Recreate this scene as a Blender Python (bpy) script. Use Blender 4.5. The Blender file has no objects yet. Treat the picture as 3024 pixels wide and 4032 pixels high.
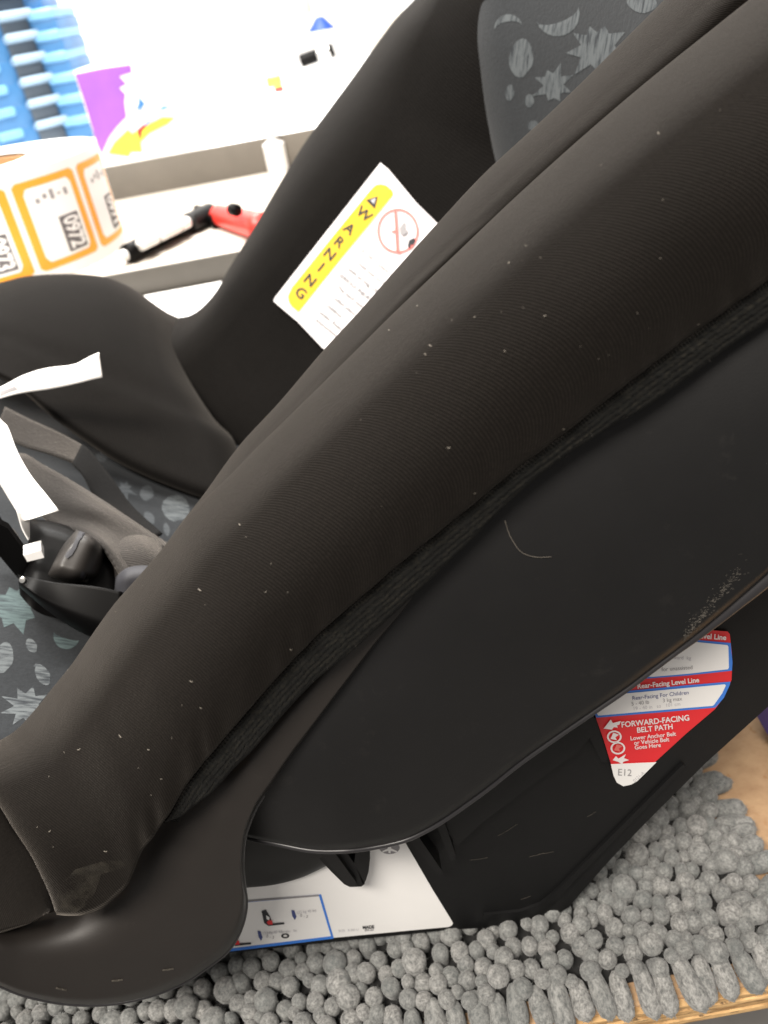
import bpy, bmesh, math, random
from mathutils import Vector, Matrix, noise
from mathutils.bvhtree import BVHTree
from mathutils.geometry import delaunay_2d_cdt
random.seed(7)
S = bpy.context.scene
COL = S.collection
rad = math.radians

# ------------------------------------------------------------------ camera, world, lamps, exposure
FPX, CX, CY = 3300.0, 1512.0, 2016.0
CAM = Vector((0, 0, 0.42))
ROT = Matrix.Rotation(rad(90 - 32), 3, 'X') @ Matrix.Rotation(rad(-10.5), 3, 'Z')
cd = bpy.data.cameras.new('camera'); cam = bpy.data.objects.new('camera', cd); COL.objects.link(cam)
cam.matrix_world = Matrix.Translation(CAM) @ ROT.to_4x4()
cd.sensor_fit = 'VERTICAL'; cd.sensor_height = 36.0; cd.lens = FPX / 4032 * 36.0
cd.clip_start = 0.01; cd.clip_end = 50
cd.dof.use_dof = True; cd.dof.focus_distance = 0.335; cd.dof.aperture_fstop = 11.0
S.camera = cam
S.render.resolution_x = 768; S.render.resolution_y = 1024

w = bpy.data.worlds.new("World"); S.world = w; w.use_nodes = True
w.node_tree.nodes['Background'].inputs[0].default_value = (1.0, 0.95, 0.90, 1)
w.node_tree.nodes['Background'].inputs[1].default_value = 0.38

def area(name, loc, target, sx, sy, power, col=(1, .96, .9)):
    l = bpy.data.lights.new(name, 'AREA'); l.shape = 'RECTANGLE'; l.size = sx; l.size_y = sy
    l.energy = power; l.color = col
    o = bpy.data.objects.new(name, l); COL.objects.link(o); o.location = loc
    d = Vector(target) - Vector(loc)
    o.rotation_euler = d.to_track_quat('-Z', 'Y').to_euler()
    return o
area('ceiling_and_fill_lamp', (-0.35, 0.85, 2.3), (-0.1, 0.35, 0.1), 1.2, 0.45, 122)
area('ceiling_and_fill_lamp', (-0.6, -0.85, 2.1), (0.0, 0.25, 0.1), 1.2, 0.4, 104, (1, .93, .84))  # front fill lamp, added to brighten the white sticker and the mat
area('bench_lamp', (-0.2, 1.7, 1.5), (-0.3, 1.35, 0.2), 1.2, 0.3, 44, (1, .98, .95))
S.view_settings.view_transform = 'Standard'; S.view_settings.look = 'None'
S.view_settings.exposure = 0.0; S.view_settings.gamma = 1.0

# ------------------------------------------------------------------ maths helpers
def ray(px, py):
    return ROT @ Vector(((px - CX) / FPX, -(py - CY) / FPX, -1.0))
def pt(px, py, Y):
    d = ray(px, py); return CAM + d * (Y / d.y)
def ptz(px, py, z):
    d = ray(px, py); return CAM + d * ((z - CAM.z) / d.z)
def pix(p):
    q = ROT.transposed() @ (Vector(p) - CAM)
    return (CX + FPX * q.x / -q.z, CY - FPX * q.y / -q.z)

def cr(p0, p1, p2, p3, t):
    return tuple(0.5 * ((2 * b) + (-a + c) * t + (2 * a - 5 * b + 4 * c - d) * t * t + (-a + 3 * b - 3 * c + d) * t ** 3)
                 for a, b, c, d in zip(p0, p1, p2, p3))
class Curve:
    def __init__(s, pts):
        s.p = [tuple(map(float, q)) for q in pts]
        s.L = [0]
        for a, b in zip(s.p, s.p[1:]):
            s.L.append(s.L[-1] + math.hypot(b[0] - a[0], b[1] - a[1]) + 1e-9)
    def __call__(s, t):
        x = min(max(t, 0), 1) * s.L[-1]; i = 0
        while i < len(s.L) - 2 and s.L[i + 1] < x: i += 1
        f = (x - s.L[i]) / (s.L[i + 1] - s.L[i])
        p = s.p; n = len(p)
        # limited tangents (chord parametrised hermite)
        def tan(k):
            if k <= 0: return tuple((b - a) / (s.L[1] - s.L[0]) for a, b in zip(p[0], p[1]))
            if k >= n - 1: return tuple((b - a) / (s.L[-1] - s.L[-2]) for a, b in zip(p[-2], p[-1]))
            return tuple((b - a) / (s.L[k + 1] - s.L[k - 1]) for a, b in zip(p[k - 1], p[k + 1]))
        h = s.L[i + 1] - s.L[i]; t0, t1 = tan(i), tan(i + 1)
        f2, f3 = f * f, f * f * f
        return tuple((2 * f3 - 3 * f2 + 1) * a + (f3 - 2 * f2 + f) * h * m0 + (-2 * f3 + 3 * f2) * b + (f3 - f2) * h * m1
                     for a, b, m0, m1 in zip(p[i], p[i + 1], t0, t1))

def withY(pts, Y0, Y1=None):
    """(px,py) or (px,py,Y) -> (px,py,Y), Y running from Y0 to Y1 along the chord"""
    if Y1 is None: Y1 = Y0
    L = [0]
    for a, b in zip(pts, pts[1:]): L.append(L[-1] + math.hypot(b[0] - a[0], b[1] - a[1]))
    return [(p[0], p[1], p[2] if len(p) > 2 else Y0 + (Y1 - Y0) * l / L[-1]) for p, l in zip(pts, L)]

# ------------------------------------------------------------------ object helpers
def thing(name, label, cat, loc=(0, 0, 0), group=None):
    o = bpy.data.objects.new(name, None); COL.objects.link(o); o.location = loc
    o.empty_display_size = 0.02
    o['label'] = label; o['category'] = cat
    if group: o['group'] = group
    return o
def tag(o, label, cat, group=None):
    o['label'] = label; o['category'] = cat
    if group: o['group'] = group
    return o
def base_of(parent):
    v = Vector((0, 0, 0)); p = parent
    while p is not None: v += p.location; p = p.parent
    return v
def mesh_obj(name, verts, faces, mat, parent=None, smooth=True, uvs=None, label=None, kind=None, loc=None):
    org = base_of(parent)
    if loc is not None: org = Vector(loc)
    me = bpy.data.meshes.new(name)
    me.from_pydata([tuple(Vector(v) - org) for v in verts], [], faces)
    if uvs is not None:
        ul = me.uv_layers.new(name='UVMap')
        for lp in me.loops: ul.data[lp.index].uv = uvs[lp.vertex_index]
    if smooth: me.polygons.foreach_set('use_smooth', [True] * len(me.polygons))
    me.materials.append(mat); me.update()
    o = bpy.data.objects.new(name, me); COL.objects.link(o)
    if parent is not None: o.parent = parent
    elif loc is not None: o.location = loc
    if label: o['label'] = label
    if kind: o['kind'] = kind
    return o
def from_bm(name, bm, mat, parent=None, smooth=False, label=None, kind=None, loc=None, bevel=0, angle=30):
    if bevel:
        es = [e for e in bm.edges if len(e.link_faces) == 2 and e.calc_face_angle(0) > rad(angle)]
        bmesh.ops.bevel(bm, geom=es, offset=bevel, segments=3, profile=0.5, affect='EDGES', clamp_overlap=True)
    bmesh.ops.recalc_face_normals(bm, faces=bm.faces)
    v = [x.co.copy() for x in bm.verts]
    bm.verts.index_update()
    f = [[x.index for x in fc.verts] for fc in bm.faces]
    bm.free()
    o = mesh_obj(name, v, f, mat, parent, smooth, label=label, kind=kind, loc=loc)
    return o
def autosmooth(o, a=35):
    me = o.data
    me.polygons.foreach_set('use_smooth', [True] * len(me.polygons))
    try: me.set_sharp_from_angle(angle=rad(a))
    except Exception: pass
    return o
def box_bm(bm, c, s, rot=None):
    m = Matrix.Translation(Vector(c)) @ ((rot or Matrix.Identity(3)).to_4x4()) @ Matrix.Diagonal((s[0], s[1], s[2], 1))
    bmesh.ops.create_cube(bm, size=1, matrix=m)
def box(name, c, s, mat, parent=None, bevel=0.001, rot=None, label=None, kind=None, loc=None):
    bm = bmesh.new(); box_bm(bm, c, s, rot)
    return autosmooth(from_bm(name, bm, mat, parent, bevel=bevel, label=label, kind=kind, loc=loc))
def prism(name, loop3, depth_vec, mat, parent=None, bevel=0.001, label=None, holes=None, kind=None):
    """loop3: world points of the near face; depth_vec: thickness"""
    d = Vector(depth_vec)
    bm = bmesh.new()
    a = [bm.verts.new(p) for p in loop3]; b = [bm.verts.new(Vector(p) + d) for p in loop3]
    n = len(a)
    bm.faces.new(a); bm.faces.new(list(reversed(b)))
    for i in range(n): bm.faces.new((a[i], b[i], b[(i + 1) % n], a[(i + 1) % n]))
    return autosmooth(from_bm(name, bm, mat, parent, bevel=bevel, label=label, kind=kind))
def tube(name, pts, r, mat, parent=None, seg=8, label=None, kind=None, flat=None, closed_ends=True):
    verts, faces = [], []
    n = len(pts); pts = [Vector(p) for p in pts]; up = Vector((0.13, 0.31, 0.94))
    rr = r if callable(r) else (lambda t: r)
    for i, p in enumerate(pts):
        t = (pts[min(i + 1, n - 1)] - pts[max(i - 1, 0)]).normalized()
        a = t.cross(up).normalized(); b = a.cross(t).normalized()
        q = rr(i / (n - 1))
        for k in range(seg):
            an = 2 * math.pi * k / seg
            verts.append(p + a * math.cos(an) * q + b * math.sin(an) * q)
    for i in range(n - 1):
        for k in range(seg):
            faces.append((i * seg + k, i * seg + (k + 1) % seg, (i + 1) * seg + (k + 1) % seg, (i + 1) * seg + k))
    if closed_ends:
        faces.append(tuple(reversed(range(seg)))); faces.append(tuple((n - 1) * seg + k for k in range(seg)))
    return mesh_obj(name, verts, faces, mat, parent, label=label, kind=kind)
def cyl(name, c, r, h, mat, parent=None, seg=32, bevel=0.0008, rot=None, r2=None, label=None):
    bm = bmesh.new()
    m = Matrix.Translation(Vector(c)) @ ((rot or Matrix.Identity(3)).to_4x4())
    bmesh.ops.create_cone(bm, cap_ends=True, segments=seg, radius1=r, radius2=r if r2 is None else r2, depth=h, matrix=m)
    return autosmooth(from_bm(name, bm, mat, parent, bevel=bevel, label=label, angle=50))

def coons(name, top, bottom, left, right, mat, parent, nu=90, nv=50, rolls=None, skirt=0.012, bump=None, inset=0.05, label=None, skirts='tblr'):
    """Patch bounded by four curves of (px, py, Y); top/bottom run left to right, left/right run top to bottom.
    rolls: side -> (D, r): the surface rounds away from the viewer by D metres within r of that side."""
    T, B, Lf, Rt = Curve(top), Curve(bottom), Curve(left), Curve(right)
    rolls = rolls or {}
    def dist(n, a, b):     # denser near rolled edges
        o = []
        for i in range(n + 1):
            t = i / n
            if a and b: t = 0.5 - 0.5 * math.cos(math.pi * t)
            elif a: t = 1 - math.cos(math.pi / 2 * t)
            elif b: t = math.sin(math.pi / 2 * t)
            o.append(t)
        return o
    us = dist(nu, 'l' in rolls, 'r' in rolls); vs = dist(nv, 't' in rolls, 'b' in rolls)
    p00, p10, p01, p11 = T(0), T(1), B(0), B(1)
    grid = []
    for v in vs:
        row = []
        lf, rt = Lf(v), Rt(v)
        for u in us:
            tp, bt = T(u), B(u)
            q = [(1 - v) * tp[k] + v * bt[k] + (1 - u) * lf[k] + u * rt[k]
                 - ((1 - u) * (1 - v) * p00[k] + u * (1 - v) * p10[k] + (1 - u) * v * p01[k] + u * v * p11[k]) for k in range(3)]
            for sd, d in (('t', v), ('b', 1 - v), ('l', u), ('r', 1 - u)):
                if sd in rolls:
                    D, r = rolls[sd]
                    if d < r: q[2] += D * (1 - math.sqrt(max(0, 1 - (1 - d / r) ** 2)))
            if bump: q[2] += bump(u, v, q[0], q[1])
            row.append(pt(*q))
        grid.append(row)
    H, W = len(grid), len(grid[0])
    verts = [p for r in grid for p in r]
    lu = sum((grid[H // 2][i + 1] - grid[H // 2][i]).length for i in range(W - 1))
    lv = sum((grid[j + 1][W // 2] - grid[j][W // 2]).length for j in range(H - 1))
    # real arc-length UVs so that weave keeps its size
    uvs = []
    cum = [[0.0] * W for _ in range(H)]
    for j in range(H):
        for i in range(1, W): cum[j][i] = cum[j][i - 1] + (grid[j][i] - grid[j][i - 1]).length
    cv = [[0.0] * W for _ in range(H)]
    for i in range(W):
        for j in range(1, H): cv[j][i] = cv[j - 1][i] + (grid[j][i] - grid[j - 1][i]).length
    for j in range(H):
        for i in range(W): uvs.append((cum[j][i], cv[j][i]))
    faces = [(j * W + i, (j + 1) * W + i, (j + 1) * W + i + 1, j * W + i + 1) for j in range(H - 1) for i in range(W - 1)]
    # skirt: fold the border back so that the patch has thickness
    if skirt:
        cen = sum(verts, Vector()) / len(verts)
        def strip(idx, nb):
            base = len(verts); m = len(idx)
            for step, (bk, ins) in enumerate(((0.35, 0.0), (0.8, .4), (1.0, 1.0))):
                for a, b in zip(idx, nb):
                    inw = (verts[b] - verts[a]); inw = inw.normalized() * skirt * ins * 0.6 if inw.length > 0 else Vector()
                    d = (verts[a] - CAM).normalized()
                    verts.append(verts[a] + d * skirt * bk + inw); uvs.append(uvs[a])
            for i in range(m - 1):
                faces.append((idx[i], idx[i + 1], base + i + 1, base + i))
                for s_ in range(2):
                    faces.append((base + s_ * m + i, base + s_ * m + i + 1, base + (s_ + 1) * m + i + 1, base + (s_ + 1) * m + i))
        if 't' in skirts: strip([i for i in range(W)], [2 * W + i for i in range(W)])
        if 'b' in skirts: strip([(H - 1) * W + i for i in range(W)], [(H - 3) * W + i for i in range(W)])
        if 'l' in skirts: strip([j * W for j in range(H)], [j * W + 2 for j in range(H)])
        if 'r' in skirts: strip([j * W + W - 1 for j in range(H)], [j * W + W - 3 for j in range(H)])
    o = mesh_obj(name, verts, faces, mat, parent, uvs=uvs, label=label)
    bm = bmesh.new(); bm.from_mesh(o.data); bmesh.ops.recalc_face_normals(bm, faces=bm.faces)
    # make the visible side face the camera
    f0 = bm.faces[:] ; f = f0[(H // 2) * (W - 1) + W // 2]
    bm.to_mesh(o.data); bm.free()
    return o
def bvh_of(*objs):
    vs, fs = [], []
    for o in objs:
        b = base_of(o.parent) + o.location; k = len(vs)
        vs += [v.co + b for v in o.data.vertices]
        fs += [[i + k for i in p.vertices] for p in o.data.polygons]
    return BVHTree.FromPolygons(vs, fs)
def proj(px, py, bvh, off):
    d = ray(px, py).normalized()
    hit = bvh.ray_cast(CAM, d)
    if hit[0] is None: return None
    n = hit[1]
    if n.dot(d) > 0: n = -n
    return hit[0] + n * off
def decal(name, poly, bvh, off, mat, parent, grid=None, label=None, kind=None):
    """poly: list of loops in picture space, laid on the surface it is printed on, 'off' metres proud"""
    loops = poly if isinstance(poly[0][0], (tuple, list)) else [poly]
    verts, faces = [], []
    for lp in loops:
        P = [Vector((x, y)) for x, y in lp]; n = len(P)
        E = [(i, (i + 1) % n) for i in range(n)]
        if grid:
            xs = [p.x for p in P]; ys = [p.y for p in P]
            x = min(xs) + grid / 2
            while x < max(xs):
                y = min(ys) + grid / 2
                while y < max(ys): P.append(Vector((x, y))); y += grid
                x += grid
        V, _, F, *_ = delaunay_2d_cdt(P, E, [list(range(n))], 1, 1e-6)
        pts = [proj(v.x, v.y, bvh, off) for v in V]
        k = len(verts); mp = {}
        for i, p in enumerate(pts):
            if p is not None: mp[i] = len(verts); verts.append(p)
        for f in F:
            if all(i in mp for i in f): faces.append([mp[i] for i in f])
    if not faces: return None
    return mesh_obj(name, verts, faces, mat, parent, smooth=False, label=label, kind=kind)
_tc = {}
def text_geo(s, bold=0.0, sp=1.0):
    k = (s, bold, sp)
    if k in _tc: return _tc[k]
    cu = bpy.data.curves.new('lettering', 'FONT'); cu.body = s; cu.size = 1; cu.offset = bold; cu.resolution_u = 3
    cu.space_character = sp; cu.align_x = 'CENTER'; cu.align_y = 'CENTER'
    o = bpy.data.objects.new('lettering', cu); COL.objects.link(o)
    dg = bpy.context.evaluated_depsgraph_get(); dg.update()
    me = bpy.data.meshes.new_from_object(o.evaluated_get(dg))
    r = ([v.co.copy() for v in me.vertices], [list(p.vertices) for p in me.polygons])
    bpy.data.objects.remove(o); bpy.data.curves.remove(cu); bpy.data.meshes.remove(me)
    _tc[k] = r; return r
def text_px(name, s, cx, cy, size, ang, bvh, off, mat, parent, bold=0.0, sp=1.0, shear=0.0, wx=1.0, label=None):
    """lettering printed on a surface; size = picture height of an em, ang = picture direction of the baseline"""
    V, F = text_geo(s, bold, sp)
    a = rad(ang); ux = Vector((math.cos(a), math.sin(a))) * size * wx
    b = rad(ang - 90 + shear); uy = Vector((math.cos(b), math.sin(b))) * size
    pts = []
    for v in V:
        q = ux * v.x + uy * v.y
        pts.append(proj(cx + q.x, cy + q.y, bvh, off))
    if any(p is None for p in pts):
        ok = {i: None for i, p in enumerate(pts) if p is not None}
        F = [f for f in F if all(i in ok for i in f)]
        pts = [p if p is not None else Vector((0, 0.5, 0.2)) for p in pts]
    if not F: return None
    return mesh_obj(name, pts, F, mat, parent, smooth=False, label=label)

# ------------------------------------------------------------------ materials
def newmat(name):
    m = bpy.data.materials.new(name); m.use_nodes = True
    nt = m.node_tree; b = nt.nodes['Principled BSDF']
    return m, nt, b
def mixcol(nt, fac, a, b):
    n = nt.nodes.new('ShaderNodeMix'); n.data_type = 'RGBA'
    for k, v in ((6, a), (7, b)):
        if isinstance(v, (tuple, list)): n.inputs[k].default_value = (*v[:3], 1)
        else: nt.links.new(v, n.inputs[k])
    if isinstance(fac, float): n.inputs[0].default_value = fac
    else: nt.links.new(fac, n.inputs[0])
    return n.outputs[2]
def coord(nt, kind='Object'):
    return nt.nodes.new('ShaderNodeTexCoord').outputs[kind]
def nz(nt, vec, scale, detail=3, rough=.55):
    n = nt.nodes.new('ShaderNodeTexNoise'); n.inputs['Scale'].default_value = scale
    n.inputs['Detail'].default_value = detail; n.inputs['Roughness'].default_value = rough
    nt.links.new(vec, n.inputs['Vector']); return n.outputs['Fac']
def ramp(nt, fac, a, b):
    n = nt.nodes.new('ShaderNodeMapRange'); nt.links.new(fac, n.inputs['Value'])
    n.inputs['From Min'].default_value = a; n.inputs['From Max'].default_value = b
    return n.outputs['Result']
def bumpn(nt, b, h, dist, strength=1.0, prev=None):
    n = nt.nodes.new('ShaderNodeBump'); n.inputs['Distance'].default_value = dist; n.inputs['Strength'].default_value = strength
    nt.links.new(h, n.inputs['Height'])
    if prev is not None: nt.links.new(prev, n.inputs['Normal'])
    nt.links.new(n.outputs[0], b.inputs['Normal']); return n.outputs[0]
def mapping(nt, vec, scale=(1, 1, 1), rot=(0, 0, 0)):
    n = nt.nodes.new('ShaderNodeMapping'); n.inputs['Scale'].default_value = scale; n.inputs['Rotation'].default_value = rot
    nt.links.new(vec, n.inputs['Vector']); return n.outputs[0]
def plain(name, c, rough=.5, spec=.5, metal=0, var=.12, bump=0.0, bscale=400, coat=0, dust=0.0):
    m, nt, b = newmat(name)
    oc = coord(nt)
    f = ramp(nt, nz(nt, oc, 18, 5), .3, .7)
    base = mixcol(nt, f, tuple(x * (1 - var) for x in c), tuple(min(1, x * (1 + var)) for x in c))
    if dust:
        d = ramp(nt, nz(nt, mapping(nt, oc, (1, 1, 1)), 60, 8, .75), .60, .80)
        mm = nt.nodes.new('ShaderNodeMath'); mm.operation = 'MULTIPLY'; mm.inputs[1].default_value = dust
        nt.links.new(d, mm.inputs[0])
        base = mixcol(nt, mm.outputs[0], base, (.25, .23, .2))
    nt.links.new(base, b.inputs['Base Color'])
    rr = nt.nodes.new('ShaderNodeMapRange'); nt.links.new(nz(nt, oc, 55, 4), rr.inputs['Value'])
    rr.inputs['To Min'].default_value = max(0, rough - .08); rr.inputs['To Max'].default_value = min(1, rough + .08)
    nt.links.new(rr.outputs[0], b.inputs['Roughness'])
    b.inputs['Metallic'].default_value = metal; b.inputs['Specular IOR Level'].default_value = spec
    b.inputs['Coat Weight'].default_value = coat
    if bump: bumpn(nt, b, nz(nt, oc, bscale, 3), bump)
    return m
def fabric(name, c, weave=1100, ang=24, sheen=.35, bumpd=.00010, sheen_col=(1, .90, .80), fuzz=.25, lines=True, contrast=.84, spec=.18):
    """knit cloth: fine slanted ribs in arc-length UV, cloudy shade differences, soft sheen"""
    m, nt, b = newmat(name)
    uv = nt.nodes.new('ShaderNodeUVMap').outputs[0]
    oc = coord(nt)
    cloud = ramp(nt, nz(nt, oc, 14, 5, .6), .3, .7)
    base = mixcol(nt, cloud, tuple(x * .8 for x in c), tuple(x * 1.2 for x in c))
    grain = ramp(nt, nz(nt, oc, 900, 3, .7), .3, .75)
    base = mixcol(nt, grain, tuple(x * .55 for x in c), base)
    wv = nt.nodes.new('ShaderNodeTexWave'); wv.wave_type = 'BANDS'; wv.bands_direction = 'X'
    wv.inputs['Scale'].default_value = weave / 6.28; wv.inputs['Distortion'].default_value = 1.2
    wv.inputs['Detail'].default_value = 2; wv.inputs['Detail Scale'].default_value = 2.0
    nt.links.new(mapping(nt, uv, rot=(0, 0, rad(ang))), wv.inputs['Vector'])
    if lines: base = mixcol(nt, wv.outputs['Fac'], tuple(x * contrast for x in c), base)
    # lint and dust
    v = nt.nodes.new('ShaderNodeTexVoronoi'); v.inputs['Scale'].default_value = 130
    nt.links.new(mapping(nt, oc, (1, 1.7, 1), (0.4, 0.2, 0.3)), v.inputs['Vector'])
    lt = ramp(nt, v.outputs['Distance'], .045, .02)
    sel = ramp(nt, nz(nt, oc, 35, 2), .60, .62)
    mm = nt.nodes.new('ShaderNodeMath'); mm.operation = 'MULTIPLY'
    nt.links.new(lt, mm.inputs[0]); nt.links.new(sel, mm.inputs[1])
    m2 = nt.nodes.new('ShaderNodeMath'); m2.operation = 'MULTIPLY'; m2.inputs[1].default_value = fuzz * .5
    nt.links.new(mm.outputs[0], m2.inputs[0])
    base = mixcol(nt, m2.outputs[0], base, (.3, .27, .23))
    nt.links.new(base, b.inputs['Base Color'])
    b.inputs['Roughness'].default_value = .9; b.inputs['Specular IOR Level'].default_value = spec
    b.inputs['Sheen Weight'].default_value = sheen; b.inputs['Sheen Roughness'].default_value = .38
    b.inputs['Sheen Tint'].default_value = (*sheen_col, 1)
    n1 = bumpn(nt, b, wv.outputs['Fac'], bumpd, .8)
    n2 = bumpn(nt, b, nz(nt, oc, 700, 3), bumpd * 1.4, .8, n1)
    bumpn(nt, b, nz(nt, oc, 22, 3), .0012, .6, n2)
    return m

M = {}
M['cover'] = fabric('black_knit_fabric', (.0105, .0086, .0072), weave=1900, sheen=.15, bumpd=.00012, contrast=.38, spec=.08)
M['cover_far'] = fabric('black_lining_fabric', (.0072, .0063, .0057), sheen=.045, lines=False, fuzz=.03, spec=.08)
M['plastic'] = plain('matte_black_plastic', (.0072, .0070, .0072), rough=.46, spec=.24, bump=.00004, bscale=1500, dust=.04)
M['plastic_front'] = plain('scuffed_brown_black_plastic', (.0145, .0120, .0105), rough=.50, spec=.34, bump=.00004, bscale=1500, dust=.04)
M['plastic_deep'] = plain('base_black_plastic', (.0055, .0055, .0058), rough=.50, spec=.22, bump=.00004, bscale=1200)
M['plastic_rim'] = plain('black_plastic_painted_glint', (.018, .017, .019), rough=.38, spec=.45)  # base colour lightened to carry the lit line along the rims
M['plastic_gloss'] = plain('glossy_black_plastic', (.0022, .0020, .0020), rough=.45, spec=.10)
M['white_label'] = plain('white_sticker_film', (.80, .79, .78), rough=.4, var=.02)
M['paper'] = plain('white_tag_paper', (.82, .80, .78), rough=.6, var=.03)
M['warn_white'] = plain('white_woven_label', (.78, .75, .77), rough=.8, var=.04, bump=.0001, bscale=1500)
M['yellow'] = plain('warning_yellow_ink', (.74, .47, .012), rough=.7, var=.05)
M['ink'] = plain('black_ink', (.02, .02, .025), rough=.7)
M['ink_brown'] = plain('brown_black_ink', (.10, .07, .02), rough=.8)
M['ink_dark'] = plain('charcoal_ink', (.13, .12, .125), rough=.7)
M['ink_grey'] = plain('faded_grey_ink', (.28, .27, .28), rough=.7)
M['paper_ink'] = plain('barely_visible_ink', (.70, .69, .68), rough=.7)
M['ink_pale'] = plain('pale_grey_ink', (.50, .49, .52), rough=.7)
M['red'] = plain('red_ink', (.68, .018, .025), rough=.45, var=.03)
M['red_soft'] = plain('faded_red_ink', (.75, .16, .14), rough=.7)
M['blue'] = plain('blue_ink', (.04, .19, .66), rough=.45, var=.03)
M['cap_blue'] = plain('deep_blue_plastic', (.008, .05, .42), rough=.5)
M['navy'] = plain('navy_ink', (.05, .07, .22), rough=.5)
M['print_white'] = plain('white_ink', (.78, .72, .72), rough=.5, var=.04)
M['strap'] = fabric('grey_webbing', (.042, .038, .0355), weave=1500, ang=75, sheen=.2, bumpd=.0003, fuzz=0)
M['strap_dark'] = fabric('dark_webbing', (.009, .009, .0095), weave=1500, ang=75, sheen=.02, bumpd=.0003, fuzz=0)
M['buckle_grey'] = plain('charcoal_painted_reflection', (.030, .027, .025), rough=.42, spec=.4)  # grey of the buckle face imitates lamp light reflected off black plastic
M['metal'] = plain('polished_steel', (.75, .74, .72), rough=.22, metal=1.0)

def print_cloth():
    m, nt, b = newmat('slate_print_fabric')
    oc = coord(nt)
    c = (.0165, .0185, .021)
    g = ramp(nt, nz(nt, oc, 500, 3, .7), .3, .7)
    nt.links.new(mixcol(nt, g, tuple(x * .8 for x in c), tuple(x * 1.15 for x in c)), b.inputs['Base Color'])
    b.inputs['Roughness'].default_value = .9; b.inputs['Specular IOR Level'].default_value = .15
    b.inputs['Sheen Weight'].default_value = .12
    bumpn(nt, b, nz(nt, oc, 600, 2), .0002)
    return m
def print_motif(name, c, dark):
    m, nt, b = newmat(name)
    oc = coord(nt)
    s = ramp(nt, nz(nt, mapping(nt, oc, (26, 170, 26), (0.3, .5, .5)), 4.0, 3, .6), .34, .56)
    nt.links.new(mixcol(nt, s, dark, c), b.inputs['Base Color'])
    b.inputs['Roughness'].default_value = .9; b.inputs['Specular IOR Level'].default_value = .15
    return m
M['print_cloth'] = print_cloth()
M['motif'] = print_motif('pale_grey_print', (.088, .097, .102), (.026, .029, .033))
M['motif_teal'] = print_motif('pale_teal_print', (.072, .098, .10), (.036, .046, .05))
M['motif_dim'] = print_motif('dim_grey_print', (.06, .065, .07), (.036, .04, .044))

def band_mat():
    m, nt, b = newmat('elastic_trim_fabric')
    uv = nt.nodes.new('ShaderNodeUVMap').outputs[0]; oc = coord(nt)
    wv = nt.nodes.new('ShaderNodeTexWave'); wv.bands_direction = 'Y'
    wv.inputs['Scale'].default_value = 150; wv.inputs['Distortion'].default_value = 2.5; wv.inputs['Detail'].default_value = 3; wv.inputs['Detail Scale'].default_value = 6
    nt.links.new(uv, wv.inputs['Vector'])
    w2 = nt.nodes.new('ShaderNodeTexVoronoi'); w2.inputs['Scale'].default_value = 1
    nt.links.new(mapping(nt, uv, (620, 800, 1)), w2.inputs['Vector'])
    st = ramp(nt, nz(nt, mapping(nt, uv, (60, 900, 1)), 1.0, 4, .7), .35, .7)
    base = mixcol(nt, st, (.004, .0042, .004), (.021, .019, .015))
    base = mixcol(nt, ramp(nt, w2.outputs['Distance'], .25, .65), base, (.007, .007, .0065))
    nt.links.new(base, b.inputs['Base Color'])
    b.inputs['Roughness'].default_value = .95; b.inputs['Sheen Weight'].default_value = .04
    b.inputs['Specular IOR Level'].default_value = .1
    n1 = bumpn(nt, b, wv.outputs['Fac'], .0004)
    n2 = bumpn(nt, b, w2.outputs['Distance'], .0003, 1, n1)
    bumpn(nt, b, nz(nt, oc, 350, 4, .7), .0004, .8, n2)
    return m
M['band'] = band_mat()
def noodle_mat():
    m, nt, b = newmat('grey_chenille')
    oc = coord(nt, 'Object')
    oi = nt.nodes.new('ShaderNodeObjectInfo').outputs['Random']
    n = ramp(nt, nz(nt, oc, 650, 5, .75), .36, .62)
    base = mixcol(nt, n, (.12, .121, .119), (.36, .357, .345))
    at = nt.nodes.new('ShaderNodeAttribute'); at.attribute_name = 'tone'
    base = mixcol(nt, ramp(nt, oi, 0, 2.6), base, (.10, .115, .115))
    pn_ = nt.nodes.new('ShaderNodeNewGeometry').outputs['Position']
    base = mixcol(nt, ramp(nt, nz(nt, pn_, 90, 2), .45, 1.1), base, (.09, .10, .10))
    nt.links.new(base, b.inputs['Base Color'])
    b.inputs['Roughness'].default_value = 1; b.inputs['Specular IOR Level'].default_value = .05
    b.inputs['Sheen Weight'].default_value = .25; b.inputs['Sheen Roughness'].default_value = .4
    n1 = bumpn(nt, b, nz(nt, oc, 1800, 4, .75), .0003, .8)
    return m
M['noodle'] = noodle_mat()
M['backing'] = plain('mat_backing', (.012, .012, .012), rough=1)  # near black colour puts shade into the gaps between noodles
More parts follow.
